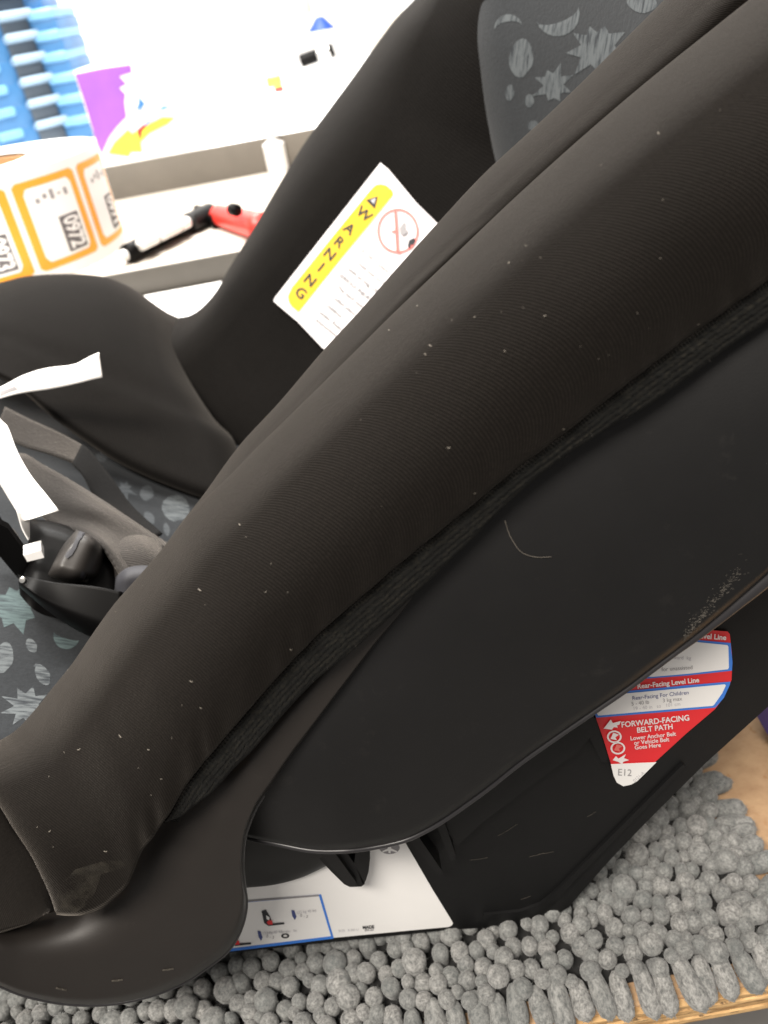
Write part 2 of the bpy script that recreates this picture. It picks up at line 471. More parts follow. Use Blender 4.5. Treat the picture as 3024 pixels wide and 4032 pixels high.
def ply(name, edge=False):
    m, nt, b = newmat(name); oc = coord(nt)
    if not edge:
        f = ramp(nt, nz(nt, mapping(nt, oc, (40, 60, 40)), 2.2, 5, .6), .3, .75)
        base = mixcol(nt, f, (.33, .20, .108), (.45, .295, .165))
        v = nt.nodes.new('ShaderNodeTexVoronoi'); v.feature = 'DISTANCE_TO_EDGE'; v.inputs['Scale'].default_value = 9
        nt.links.new(mapping(nt, oc, (1, 1, 1), (0, 0, .6)), v.inputs['Vector'])
        cr_ = ramp(nt, v.outputs['Distance'], .012, .003)
        mm = nt.nodes.new('ShaderNodeMath'); mm.operation = 'MULTIPLY'; mm.inputs[1].default_value = .0
        nt.links.new(cr_, mm.inputs[0])
        base = mixcol(nt, ramp(nt, nz(nt, oc, 130, 3), .62, .7), base, (.34, .19, .09))
    else:
        f = ramp(nt, nz(nt, mapping(nt, oc, (12, 12, 160)), 3.0, 5, .7), .35, .65)
        base = mixcol(nt, f, (.22, .11, .035), (.72, .47, .22))
        d = ramp(nt, nz(nt, mapping(nt, oc, (30, 30, 300)), 2.0, 4, .7), .60, .66)
        base = mixcol(nt, d, base, (.05, .03, .015))
    nt.links.new(base, b.inputs['Base Color'])
    b.inputs['Roughness'].default_value = .75
    bumpn(nt, b, nz(nt, oc, 220, 4), .0005)
    return m
M['ply'] = ply('particle_board'); M['ply_edge'] = ply('plywood_edge', True)
M['floor'] = plain('grey_floor', (.18, .175, .17), rough=.7)
M['grey_steel'] = plain('warm_grey_painted_steel', (.125, .112, .095), rough=.55)
M['grey_steel2'] = plain('darker_grey_painted_steel', (.075, .068, .058), rough=.55)
M['tray'] = plain('beige_shelf_board', (.46, .42, .37), rough=.6, var=.04)
M['white'] = plain('white_melamine', (.85, .84, .83), rough=.6, var=.01)
M['purple'] = plain('purple_print', (.30, .10, .60), rough=.4)
M['yellow_pack'] = plain('yellow_print', (.82, .72, .06), rough=.4)
M['orange'] = plain('orange_print', (.85, .36, .03), rough=.5, var=.05)
M['card'] = plain('brown_cardboard', (.52, .30, .15), rough=.85)
M['bin_blue'] = plain('blue_bin_plastic', (.035, .135, .30), rough=.45)
M['bin_pale'] = plain('pale_blue_bin_plastic', (.14, .33, .56), rough=.45)
M['bin_dark'] = plain('dark_grey_bin_plastic', (.065, .085, .11), rough=.5)
M['bin_grey'] = plain('grey_bin_lip_plastic', (.24, .34, .44), rough=.5)
M['red_plastic'] = plain('red_tool_plastic', (.70, .04, .03), rough=.35)
M['navy_plastic'] = plain('navy_blue_plastic', (.025, .02, .16), rough=.4)
M['lint'] = plain('lint_fibre', (.13, .115, .095), rough=.9)
M['dust_pale'] = plain('pale_dust', (.075, .068, .058), rough=1)
M['dusty'] = plain('dust_smear', (.038, .033, .026), rough=1)

# ------------------------------------------------------------------ the setting
box('floor', (0, 1.0, -.775), (6, 6, .05), M['floor'], kind='structure', bevel=0)
box('wall', (0, 2.65, .8), (6, .1, 3.1), M['white'], kind='structure', bevel=0)

BY0 = .2015     # front edge of the workbench
wb = thing('workbench', 'plywood workbench whose raw front edge shows below the grey mat', 'workbench', (0, BY0, -.75))
box('bench_top', (-.05, BY0 + .31, -.009), (1.9, .62, .018), M['ply'], wb, bevel=.0012)
# raw plies along the front
for k in range(4):
    t = .0034
    box('ply_layer', (-.05, BY0 - .001, -.0035 - k * .0041), (1.9, .004 + .0012 * (k % 2), t), M['ply_edge'], wb, bevel=.0004)
for sx in (-.9, .8):
    box('leg', (sx, BY0 + .08, -.385), (.05, .05, .733), M['grey_steel'], wb)
    box('leg', (sx, BY0 + .54, -.385), (.05, .05, .733), M['grey_steel'], wb)

# ------------------------------------------------------------------ bath mat with chenille noodles
mt = thing('bath_mat', 'grey shaggy chenille bath mat lying under the black child seat', 'bath mat', (0, .4, 0))
pr = ptz(2950, 3330, .018)
MX1 = ptz(2985, 3330, .015).x - .010
MX0 = -.55; MY0 = BY0 + .010; MY1 = .66
box('backing', ((MX0 + MX1) / 2, (MY0 + MY1) / 2, .002), (MX1 - MX0, MY1 - MY0, .003), M['backing'], mt, bevel=.001)
def noodle_mesh(i, seg=12, rings=9):
    rnd = random.Random(i); vs, fs = [], []
    L = 3.0 + rnd.random() * .6
    bend = (rnd.random() - .5) * .5
    for r in range(rings + 1):
        t = r / rings
        # capsule profile, unit radius
        z = t * L
        if t > .68: q = math.sqrt(max(0, 1 - ((t - .68) / .32) ** 2)) ** .9
        elif t < .14: q = .35 + .40 * math.sin(t / .14 * math.pi / 2)
        else: q = .75 + .25 * math.sin((t - .14) / .54 * math.pi / 2)
        q *= 1 + .03 * math.sin(t * 9 + i)
        if r == rings: q = 0.02
        for k in range(seg):
            a = 2 * math.pi * k / seg
            w_ = 1 + .05 * noise.noise(Vector((math.cos(a) * 1.4 + i * 7, math.sin(a) * 1.4, z * 1.1)))
            vs.append(Vector((q * w_ * math.cos(a) + bend * t * t, q * w_ * math.sin(a), z)))
    for r in range(rings):
        for k in range(seg):
            fs.append((r * seg + k, r * seg + (k + 1) % seg, (r + 1) * seg + (k + 1) % seg, (r + 1) * seg + k))
    fs.append(tuple(rings * seg + k for k in range(seg)))
    for q_ in range(130):          # loose pile fibres standing off the noodle
        j = rnd.randrange(seg * 3, len(fs) - 1) if False else rnd.randrange(seg * 3, seg * rings)
        f = fs[j]; c = sum((vs[a] for a in f), Vector()) / len(f)
        ax = Vector((c.x, c.y, (c.z - L * .68) if c.z > L * .68 else 0)).normalized()
        d = (ax + Vector((rnd.gauss(0, .5), rnd.gauss(0, .5), rnd.gauss(0, .5)))).normalized()
        sd = d.cross(Vector((rnd.random(), rnd.random(), rnd.random()))).normalized() * .022
        k = len(vs); c = c - ax * .04
        vs += [c - sd, c + sd, c + d * rnd.uniform(.16, .34)]; fs.append((k, k + 1, k + 2))
    return vs, fs
NM = [noodle_mesh(i) for i in range(6)]
NMESH = []
for i, (vs, fs) in enumerate(NM):
    me = bpy.data.meshes.new('noodle'); me.from_pydata([tuple(v * .0045) for v in vs], [], fs)
    me.polygons.foreach_set('use_smooth', [True] * len(fs)); me.materials.append(M['noodle']); NMESH.append(me)
spots = []
rn = random.Random(11)
# heads are thrown one by one and kept apart, so that each noodle stays a separate soft finger
BASE_Y = .2445      # near side face of the seat base
heads = {}; CELL = .012
def head_free(c, r):
    gx, gy = int(math.floor(c.x / CELL)), int(math.floor(c.y / CELL))
    for a in (-1, 0, 1):
        for b in (-1, 0, 1):
            for q, rq in heads.get((gx + a, gy + b), ()):
                if (q - c).length < .80 * (r + rq): return False
    return True
for size_class, tries in ((1.30, 500), (1.02, 16000), (.88, 30000), (.74, 60000)):
    for _ in range(tries):
        cx = rn.uniform(MX0, MX1 + .002); cy = rn.uniform(MY0 - .001, MY1)
        if cy > BASE_Y + .035 and cx < MX1 - .20: continue
        s = size_class * rn.uniform(.94, 1.06); r = .0045 * s
        c = Vector((cx, cy, .0125 + rn.uniform(-.0012, .0012) + (.003 if size_class > 1.2 else 0)))
        if not head_free(c, r): continue
        heads.setdefault((int(math.floor(cx / CELL)), int(math.floor(cy / CELL))), []).append((c, r))
        lean = Vector((rn.gauss(0, .12), -.30 + rn.gauss(0, .12), 1))
        if cy - MY0 < .010: lean = Vector((rn.gauss(0, .15), -.6, 1))
        if MX1 - cx < .010: lean += Vector((.6, 0, 0))
        ln = lean.normalized(); LL = 1.0
        ax = 3.3 * .0045 * (.75 + .35 * s) * .80
        spots.append((c - ln * ax, ln, s, LL))
x = MX0; k = 0
while x < MX1 + .004:      # fringe hanging over the front edge of the bench
    spots.append((Vector((x + rn.uniform(-.0012, .0012), MY0 + .003 + .002 * (k % 2), .0085 + .002 * (k % 2))), Vector((rn.gauss(.06, .10), -.95, -.42 + rn.gauss(0, .07))).normalized(), rn.uniform(1.08, 1.26), rn.uniform(1.15, 1.45)))
    x += .0098 + rn.uniform(-.0008, .0012); k += 1
y = MY0 + .006
while y < MY1:             # noodles lying outward along the right edge
    spots.append((Vector((MX1 - .002, y, .0055)), Vector((1, rn.gauss(.0, .3), rn.uniform(0, .5))).normalized(), rn.uniform(.95, 1.25), rn.uniform(1.0, 1.35)))
    y += .0092 + rn.uniform(-.001, .001)
# keep what the view can reach, with a margin for a step aside
cand = []
for P, ln, s, LL in spots:
    tip = P + ln * (.014 * s)
    u, v = pix(tip)
    if not (-420 < u < 3450 and -200 < v < 4500): continue
    if P.y > BASE_Y + .02 and P.x < MX1 - .16: continue
    cand.append((P, ln, s, u, v, LL))
def in_view(c): return 0 < c[3] < 3024 and 2900 < c[4] < 4100
def hidden(c):
    P = c[0]
    return P.y > BASE_Y + .004 and P.x < .10
cand.sort(key=lambda c: (0 if in_view(c) and not hidden(c) else 1, (c[0] - CAM).length / c[2]))
def nrot(ln, rndm):
    q = ln.to_track_quat('Z', 'Y').to_matrix().to_4x4()
    return q @ Matrix.Rotation(rndm * 6.283, 4, 'Z')
mbase = mt.location
for i, (P, ln, s, u, v, L) in enumerate(cand[:300]):
    o = bpy.data.objects.new('noodle', NMESH[i % 6]); COL.objects.link(o); o.parent = mt
    o.matrix_local = Matrix.Translation(P - mbase) @ nrot(ln, rn.random()) @ Matrix.Diagonal((s, s, L * (.75 + .35 * s), 1))
vs, fs = [], []
for i, (P, ln, s, u, v, L) in enumerate(cand[300:7500]):
    V, F = NM[i % 6]; k = len(vs)
    mtx = Matrix.Translation(P) @ nrot(ln, rn.random()) @ Matrix.Diagonal((s, s, L * (.75 + .35 * s), 1)) @ Matrix.Scale(.0045, 4)
    vs += [mtx @ q for q in V]; fs += [[a + k for a in f] for f in F]
mesh_obj('noodle_pile', vs, fs, M['noodle'], mt, kind='stuff')
print('noodles', len(cand))

# navy tote on the bench at the right
nb = prism('storage_tote', [pt(2968, 2800, .325), pt(3060, 2955, .325), pt(3400, 2920, .325), pt(3400, 2500, .325), pt(3010, 2660, .325)], (.02, .05, 0), M['navy_plastic'], bevel=.003)
tag(nb, 'navy blue plastic tote corner at the right edge behind the child seat', 'tote')

# ------------------------------------------------------------------ child car seat
seat = thing('child_car_seat', 'black child car seat with padded fabric cover standing on the grey mat', 'car seat', (0, .42, .02))

# --- base
outline = [(560, 3790), (905, 3752), (1300, 3710), (1780, 3660), (2085, 3644), (2170, 3615), (2240, 3572), (2310, 3490), (2400, 3388), (2540, 3242),
           (2780, 3003), (3024, 2783), (3350, 2480), (3350, 1900), (2600, 2300), (2000, 2800), (1600, 3080), (1100, 3150), (700, 3250)]
base = prism('base', [pt(a, b, BASE_Y) for a, b in outline], (0, .33, 0), M['plastic_deep'], seat, bevel=.004)
bb = bvh_of(base)
# raised ledge under the shell rim and ribs
def raised(name, px_loop, h, mat='plastic_deep', back=.002, bevel=.0015, Y=None):
    Y = BASE_Y if Y is None else Y
    L = [pt(a, b, Y - h) for a, b in px_loop]
    return prism(name, L, (0, h + back, 0), M[mat], seat, bevel=bevel)
raised('ledge', [(1750, 3260), (1760, 3200), (2000, 3010), (2330, 2780), (2345, 2850), (2345, 2880), (2270, 2965), (2150, 3050), (1905, 3235), (1800, 3330)], .008)
raised('rib', [(1560, 3250), (1610, 3240), (1738, 3425), (1742, 3440), (1728, 3446), (1712, 3430)], .010)
raised('rib', [(1700, 3200), (1735, 3190), (1795, 3370), (1790, 3388), (1775, 3390)], .010)
raised('hook_slot', [(2300, 2860), (2345, 2825), (2392, 2985), (2388, 3002), (2370, 3002)], .006)
raised('ledge', [(1905, 3620), (2060, 3608), (2150, 3580), (2205, 3530), (2700, 3020), (2690, 3010), (2190, 3510), (2130, 3560), (2050, 3590), (1905, 3605)], .0015)

# --- white instruction sticker
st = decal('instruction_sticker', [(700, 3450), (1000, 3250), (1500, 3150), (1575, 3270), (1590, 3305), (1700, 3495), (1778, 3622), (1783, 3632), (1778, 3642), (1765, 3647),
          (1600, 3662), (1310, 3690), (905, 3738), (700, 3760)], bb, .0004, M['white_label'], seat)
bluebox = [(1264, 3517), (1314, 3691), (905, 3742), (700, 3765), (700, 3755), (905, 3731), (1303, 3682), (1256, 3524), (700, 3573), (700, 3568)]
decal('blue_frame', bluebox, bb, .0006, M['blue'], st)
decal('frame_line', [(970, 3541), (1256, 3517), (1256, 3524), (970, 3547)], bb, .0007, M['ink_grey'], st)
# pictograms: tilted seat with red belt
def picto(cx, cy, s):
    decal('pictogram', [(cx - 22 * s, cy - 42 * s), (cx - 5 * s, cy - 48 * s), (cx + 12 * s, cy - 20 * s), (cx + 20 * s, cy + 6 * s), (cx + 66 * s, cy + 2 * s), (cx + 68 * s, cy + 9 * s), (cx + 5 * s, cy + 16 * s), (cx - 12 * s, cy + 4 * s)], bb, .0007, M['ink'], st)
    decal('pictogram', [(cx + 8 * s, cy - 10 * s), (cx + 20 * s, cy - 6 * s), (cx + 22 * s, cy + 8 * s), (cx + 6 * s, cy + 10 * s), (cx - 2 * s, cy)], bb, .0009, M['red'], st)
    decal('pictogram', [(cx - 4 * s, cy - 28 * s), (cx + 10 * s, cy - 20 * s), (cx + 8 * s, cy - 8 * s), (cx - 2 * s, cy - 12 * s)], bb, .0009, M['white_label'], st)
picto(1052, 3625, 1.0); picto(922, 3704, 1.0)
for cx, cy in ((1155, 3598), (1022, 3680)):
    decal('arrow', [(cx - 8, cy - 20), (cx + 4, cy - 18), (cx + 12, cy + 6), (cx + 6, cy + 20), (cx - 4, cy + 4)], bb, .0007, M['navy'], st)
    text_px('fine_print', '(22 kg 40 lb)', cx + 52, cy - 14, 15, -6, bb, .0007, M['ink_pale'], st)
    text_px('fine_print', '0 - 3', cx + 42, cy + 4, 17, 12, bb, .0007, M['ink_grey'], st)
text_px('fine_print', 'Infants   Upright   Sit', 1110, 3664, 14, -5, bb, .0007, M['ink_pale'], st)
def ring(cx, cy, r, rin, sq=.6, n=22):
    a = [(cx + r * math.cos(t), cy + sq * r * math.sin(t)) for t in [2 * math.pi * i / n for i in range(n + 1)]]
    b = [(cx + rin * math.cos(t), cy + sq * rin * math.sin(t)) for t in [2 * math.pi * i / n for i in range(n, -1, -1)]]
    b = [(x + .01, y) for x, y in b]
    return [[a[i], a[i + 1], b[n - i - 1], b[n - i]] for i in range(n)]
decal('stamp', ring(1123, 3680, 16, 8, .6), bb, .0007, M['ink'], st)
text_px('fine_print', '0125   8-301-U', 1372, 3658, 13, -4, bb, .0007, M['ink_pale'], st)
text_px('sticker_code', 'MADE', 1450, 3646, 17, -5, bb, .0007, M['ink'], st, bold=.03)
text_px('sticker_code', 'IN-23', 1453, 3656, 15, -5, bb, .0007, M['ink_grey'], st, bold=.03)
decal('round_emblem', ring(1533, 3333, 40, 33, .62, 28), bb, .0007, M['ink_grey'], st)
# aeroplane mark
decal('round_emblem', [(1505 + 55 * math.cos(t) * .66 + 28, 3333 + 23 * math.sin(t)) for t in [i * math.pi / 12 for i in range(24)]], bb, .0006, M['ink_grey'], st)
decal('emblem_aeroplane', [[(1530, 3312), (1537, 3312), (1540, 3334), (1562, 3344), (1562, 3350), (1538, 3343), (1537, 3352), (1529, 3352), (1528, 3343), (1505, 3350), (1505, 3344), (1526, 3334)]], bb, .0009, M['white_label'], st)

# --- red belt path label
rl = decal('belt_path_label', [(2650, 2450), (2755, 2472), (2860, 2480), (2869, 2490), (2877, 2560), (2879, 2610), (2876, 2670), (2868, 2690), (2845, 2740), (2812, 2785), (2700, 2880), (2580, 2990), (2505, 3066), (2480, 3080),
           (2450, 3086), (2425, 3072), (2414, 3050), (2404, 3005), (2375, 2910), (2343, 2818), (2330, 2760)], bb, .0010, M['red'], seat)
decal('blue_border', [(2600, 2500), (2727, 2511), (2872, 2524), (2879, 2600), (2877, 2633), (2700, 2652), (2545, 2664), (2480, 2660)], bb, .0012, M['blue'], rl)
decal('white_field', [(2600, 2505), (2727, 2518), (2858, 2531), (2862, 2538), (2864, 2620), (2860, 2626), (2700, 2644), (2560, 2656), (2480, 2650)], bb, .0014, M['white_label'], rl)
decal('blue_border', [(2380, 2720), (2470, 2712), (2700, 2690), (2871, 2676), (2868, 2690), (2845, 2740), (2812, 2778), (2700, 2788), (2345, 2818), (2330, 2790)], bb, .0012, M['blue'], rl)
decal('white_field', [(2380, 2727), (2470, 2720), (2700, 2699), (2848, 2685), (2852, 2690), (2838, 2720), (2806, 2766), (2800, 2770), (2700, 2778), (2352, 2808), (2340, 2790)], bb, .0014, M['white_label'], rl)
decal('white_field', [(2401, 2999), (2581, 2991), (2505, 3066), (2480, 3080), (2450, 3086), (2425, 3072), (2412, 3045)], bb, .0014, M['white_label'], rl)
T_ = lambda s, x, y, sz, a=-5, m='print_white', b=.012, wx=1.0, off=.0016: text_px('lettering', s, x, y, sz, a, bb, off, M[m], rl, bold=b, wx=wx, label='the words ' + s)
T_('Rear-Facing Level Line', 2625, 2680, 27, -6, b=.025)
T_('Rear-Facing Level Line', 2722, 2492, 29, 4, b=.025)
T_('FORWARD-FACING', 2575, 2830, 31, -6, b=.02, wx=.98)
T_('BELT PATH', 2573, 2858, 29, -6, b=.02, wx=1.0)
T_('Lower Anchor Belt', 2566, 2888, 23, -6)
T_('or Vehicle Belt', 2560, 2908, 23, -6)
T_('Goes Here', 2545, 2928, 23, -6)
T_('Rear-Facing For Children', 2595, 2728, 22, -6, 'navy', .0)
T_('5 - 40 lb         3 kg max', 2580, 2751, 21, -6, 'ink_grey', .0)
T_('19 - 40 in   to   101 cm', 2580, 2771, 20, -6, 'ink_pale', .0)
T_('for unassisted', 2660, 2622, 22, -4, 'ink_grey', .0)
T_('forward  kg', 2668, 2580, 20, 2, 'ink_pale', .0)
T_('E12', 2455, 3032, 38, 3, 'ink_grey', .0)
T_('0121-A', 2510, 3048, 18, -42, 'ink_pale', .0)
decal('arrow', [(2372, 2858), (2400, 2822), (2408, 2836), (2440, 2828), (2434, 2842), (2424, 2846), (2428, 2854), (2412, 2852), (2405, 2862)], bb, .0016, M['print_white'], rl)
decal('arrow', [(2408, 2982), (2420, 2966), (2430, 2976), (2460, 2958), (2452, 2974), (2472, 2982), (2450, 2988), (2445, 2998), (2428, 2988)], bb, .0016, M['print_white'], rl)
for cy, cx in ((2890, 2414), (2935, 2428)):
    decal('belt_symbol', ring(cx, cy, 29, 22, .85), bb, .0016, M['print_white'], rl)
    decal('belt_symbol', [(cx - 15, cy + 8), (cx - 4, cy - 16), (cx + 18, cy - 8), (cx + 4, cy + 2), (cx + 10, cy + 14)], bb, .0016, M['print_white' if cy < 2900 else 'red_soft'], rl)

# --- underside dish and bracket
dish = coons('seat_pan_underside', withY([(900, 3150), (1100, 3250), (1400, 3310)], .231, .234),
      withY([(900, 3500), (968, 3496), (1080, 3484), (1180, 3458), (1255, 3425), (1400, 3350)], .233, .236),
      withY([(900, 3150), (900, 3300), (900, 3500)], .231, .233), withY([(1400, 3310), (1400, 3350)], .234, .236), M['plastic'], seat, 40, 24, {'b': (.006, .5)}, .005)
for bx in ([(1205, 3300), (1240, 3362), (1300, 3428), (1355, 3482), (1378, 3493), (1423, 3491), (1437, 3480), (1396, 3402), (1366, 3358), (1335, 3300)],
           [(1402, 3300), (1401, 3350), (1395, 3399), (1430, 3485), (1441, 3465), (1452, 3430), (1457, 3380), (1457, 3300)]):
    prism('bracket', [pt(a, b, .2350) for a, b in bx], (0, .0085, 0), M['plastic_deep'], seat, bevel=.0012)
prism('bracket_rib', [pt(a, b, .2325) for a, b in [(1225, 3320), (1290, 3320), (1400, 3470), (1405, 3488), (1382, 3490), (1362, 3480)]], (0, .003, 0), M['plastic'], seat, bevel=.001)

# --- big side panel of the shell
rimL = [(880, 3270), (970, 3298), (1100, 3326), (1227, 3350), (1350, 3352), (1451, 3341), (1581, 3314), (1661, 3281), (1740, 3236), (1824, 3178), (1928, 3102), (2035, 3016),
        (2171, 2919), (2320, 2817), (2469, 2715), (2550, 2654), (2686, 2552), (2781, 2478), (2903, 2376), (3024, 2272), (3260, 2050)]
panT = [(900, 3050), (1100, 2760), (1500, 2360), (1684, 2200), (1900, 2020), (2120, 1840), (2373, 1660), (2694, 1450), (3024, 1220), (3260, 1060)]
def pbump(u, v, x, y): return .0008 * noise.noise(Vector((x * .0012, y * .0012, 3))) + .0035 * math.sin(v * math.pi) * -1
rimY = [(a, b, .2075 + .0055 * max(0, (a - 1350) / 1900) + .016 * max(0, (1350 - a) / 470) ** 1.3) for a, b in rimL]
panY = [(a, b, y) for (a, b), y in zip(panT, (.224, .223, .2225, .2235, .2255, .228, .231, .234, .237, .2395))]
pan = coons('side_panel', panY, rimY, withY([panT[0], (880, 3160), rimL[0]], .224, rimY[0][2]), withY([panT[-1], rimL[-1]], .2395, .213),
            M['plastic'], seat, 120, 50, {'b': (.010, .045)}, .010, pbump)
# lip along the rim
rc = Curve([(a, b - 2, y + .0045) for a, b, y in rimY])
tube('rim', [pt(*rc(i / 90)) for i in range(91)], lambda t: .0011 + .0030 * max(0, t - .72) / .28, M['plastic_rim'], seat, 12)
# --- front lobe of the shell
lobeS = [(-260, 3760), (-120, 3830), (0, 3881), (100, 3920), (265, 3952), (431, 3953), (597, 3920), (729, 3867), (829, 3801), (895, 3748), (948, 3662), (970, 3562), (961, 3483), (955, 3397),
         (966, 3290), (995, 3211), (1014, 3171), (1073, 3086), (1149, 2976), (1225, 2875), (1326, 2740), (1402, 2639), (1486, 2529), (1571, 2428), (1630, 2350)]
lobeT = [(-260, 3520), (-100, 3540), (60, 3570), (200, 3560), (330, 3520), (420, 3450), (470, 3340), (510, 3250), (570, 3160), (660, 3060), (780, 2960), (900, 2900), (1020, 2770), (1150, 2640), (1300, 2500), (1450, 2370), (1600, 2260)]
lobe = coons('shell_front', withY(lobeT, .204, .2195), withY(lobeS, .190, .2185), withY([lobeT[0], lobeS[0]], .204, .19), withY([lobeT[-1], lobeS[-1]], .2195, .2185), M['plastic_front'], seat,
             150, 56, {'b': (.010, .06), 't': (.026, .62)}, .008)
lc = Curve(withY([(a - 1, b - 1) for a, b in lobeS], .1995, .2245))
tube('rim', [pt(*lc(i / 120)) for i in range(121)], .0009, M['plastic_rim'], seat, 8)

# --- padded cover, near side
sil = [(-200, 2990), (-90, 2940), (0, 2903), (33, 2888), (76, 2860), (108, 2828), (157, 2772), (206, 2709), (282, 2616), (358, 2505), (445, 2384), (510, 2309), (575, 2236), (651, 2146), (705, 2072), (760, 2008)]
fold = [(840, 1932), (915, 1862), (1008, 1765), (1100, 1676), (1386, 1395), (1540, 1242), (1796, 998), (2052, 755), (2308, 525), (2564, 307), (2820, 102), (2948, 0), (3200, -200)]
T1 = withY(sil + fold, .240, .268)
seam = [(222, 3602), (270, 3606), (331, 3603), (398, 3580), (451, 3536), (497, 3492), (522, 3440), (560, 3350), (600, 3300), (640, 3240), (667, 3204), (743, 3078), (853, 2943), (997, 2774), (1140, 2614), (1275, 2478), (1452, 2325),
        (1596, 2202), (1684, 2130), (1867, 1983), (2014, 1863), (2235, 1698), (2419, 1551), (2648, 1377), (2786, 1276), (3024, 1105), (3240, 950)]
S1 = withY(seam, .1935, .229)
crease = [(-200, 2990), (-120, 3060), (-40, 3130), (0, 3178), (53, 3264), (119, 3364), (159, 3443), (192, 3516), (222, 3602)]
def cb(u, v, x, y):
    e = .0016 * noise.noise(Vector((x * .0016, y * .0016, 0)))
    e -= .010 * math.sin(math.pi * v) ** 1.0
    e += .0007 * max(0, (v - .80) / .20) * math.sin(u * 150 + 5 * noise.noise(Vector((u * 14, 0, 0)))) * (1 if u > .1 else u * 10)
    # soft drag lines running along the roll
    e += .00035 * math.sin((x * .7 + y * .72) * .022 + 3 * noise.noise(Vector((x * .002, y * .002, 5)))) * max(0, 1 - v * 2.5)
    return e
cov = coons('side_cover', T1, S1, withY(crease, .240, .1935), withY([T1[-1][:2], S1[-1][:2]], .268, .229), M['cover'], seat, 170, 80,
            {'t': (.042, .27), 'b': (.0030, .025), 'l': (.005, .03)}, .010, cb)
# --- inner roll behind the fold
sil2 = [(560, 2270), (651, 2146), (720, 2050), (796, 1955), (941, 1756), (1100, 1583), (1271, 1382), (1412, 1229), (1560, 1060), (1719, 883), (1898, 691), (2026, 572), (2170, 440), (2308, 307), (2436, 179), (2615, 0), (2830, -210)]
in2 = [(700, 2230), (800, 2080), (900, 1960), (1000, 1830), (1140, 1700), (1400, 1440), (1560, 1300), (1800, 1060), (2080, 800), (2340, 570), (2600, 350), (2860, 140), (3000, 0), (3220, -180)]
def cb2(u, v, x, y):
    n_ = Vector((x, y)); d = (x * .66 + y * .75)
    a = .0006 * math.sin(d * .11 + 2.5 * noise.noise(Vector((x * .003, y * .003, 1))))
    band = math.exp(-((v - .62) / .22) ** 2) * max(0, 1 - abs((x - 1550) / 700)) ** .7 if 850 < x < 2250 else 0
    return a * band + .001 * noise.noise(Vector((x * .004, y * .004, 9)))
inner = coons('inner_piping_roll', withY(sil2, .330, .360), withY(in2, .290, .320), withY([sil2[0], in2[0]], .330, .290), withY([sil2[-1], in2[-1]], .360, .320), M['cover'], seat,
              240, 40, {'t': (.020, .40), 'b': (.034, .50)}, .03, cb2)
# --- front corner of the cover left of the crease
fc = coons('front_cover', withY([(-260, 3050), (-80, 3060), (10, 3160), (70, 3260), (130, 3350), (175, 3440), (215, 3590)], .25, .2075),
           withY([(-260, 3740), (-100, 3705), (0, 3676), (60, 3657), (110, 3640), (150, 3618), (178, 3600)], .197, .204), withY([(-260, 3050), (-260, 3740)], .25, .197),
           withY([(215, 3590), (178, 3600)], .2075, .204), M['cover'], seat, 60, 40, {'b': (.004, .04), 't': (.006, .1)}, .008)
# --- elastic trim band with a stitched upper edge
bandB = [(655, 3236), (716, 3213), (743, 3190), (782, 3160), (845, 3111), (912, 3035), (1005, 2943), (1106, 2824), (1241, 2681), (1360, 2588), (1520, 2445), (1647, 2327), (1782, 2200), (1867, 2116), (1960, 2020), (2051, 1935),
         (2189, 1825), (2373, 1700), (2556, 1597), (2694, 1500), (2878, 1362), (3024, 1266), (3240, 1110)]
bandT = [p for p in seam if p[0] >= 640]
bandT = [(640, 3240)] + [(a - 6, b - 8) for a, b in bandT[1:]]
_sc = [Curve(S1)(i / 300) for i in range(301)]
def seamY(x, y): return min(_sc, key=lambda q: (q[0] - x) ** 2 + (q[1] - y) ** 2)[2]
bandT = [(a, b, seamY(a, b) + .0030) for a, b in bandT]
bandB = [(a, b, seamY(a, b) + .0036) for a, b in bandB]
def bbp(u, v, x, y): return .0004 * noise.noise(Vector((x * .02, y * .02, 2))) - .0004 * math.sin(math.pi * v)
band = coons('elastic_trim', bandT, bandB, [bandT[0], bandB[0]], [bandT[-1], bandB[-1]], M['band'], seat,
             260, 16, {'b': (.0012, .10)}, .009, bbp)
sc = Curve(S1[9:])
vs, fs = [], []
bs = bmesh.new(); bmesh.ops.create_icosphere(bs, subdivisions=1, radius=1)
bv = [v.co.copy() for v in bs.verts]; bf = [[v.index for v in f.verts] for f in bs.faces]; bs.free()
N = 230
for i in range(N):
    a, b = sc(i / N), sc((i + .6) / N)
    p = pt(a[0] + 3, a[1] + 4, a[2] + .0022); q = pt(b[0] + 3, b[1] + 4, b[2] + .0022); d = (q - p)
    m = Matrix.Translation((p + q) / 2) @ d.to_track_quat('X', 'Z').to_matrix().to_4x4() @ Matrix.Diagonal((d.length * .60, .00055, .00055, 1))
    k = len(vs); vs += [m @ v for v in bv]; fs += [[j + k for j in f] for f in bf]
mesh_obj('stitching', vs, fs, M['cover_far'], seat, kind='stuff')
# fuzzy fibres on the lower edge of the trim
fb = Curve(bandB); vs, fs = [], []
rf = random.Random(3)
for i in range(8):
    t = rf.random(); c = fb(t); p = pt(c[0], c[1] + rf.uniform(-25, 2), c[2] - .0006)
    ln = rf.uniform(6, 12); an = rad(rf.uniform(-60, 35)) 
    q = pt(c[0] + ln * math.cos(an), c[1] - ln * math.sin(an) - 6, c[2] - .0012)
    w_ = Vector((.00004, 0, .00003)); k = len(vs)
    m_ = (p + q) / 2 + Vector((0, -.0006, .0002))
    vs += [p - w_, p + w_, m_ + w_, m_ - w_, q]; fs += [(k, k + 1, k + 2, k + 3), (k + 3, k + 2, k + 4)]
mesh_obj('loose_fibres', vs, fs, M['strap'], band, kind='stuff', smooth=False, uvs=[(0, 0)] * len(vs))

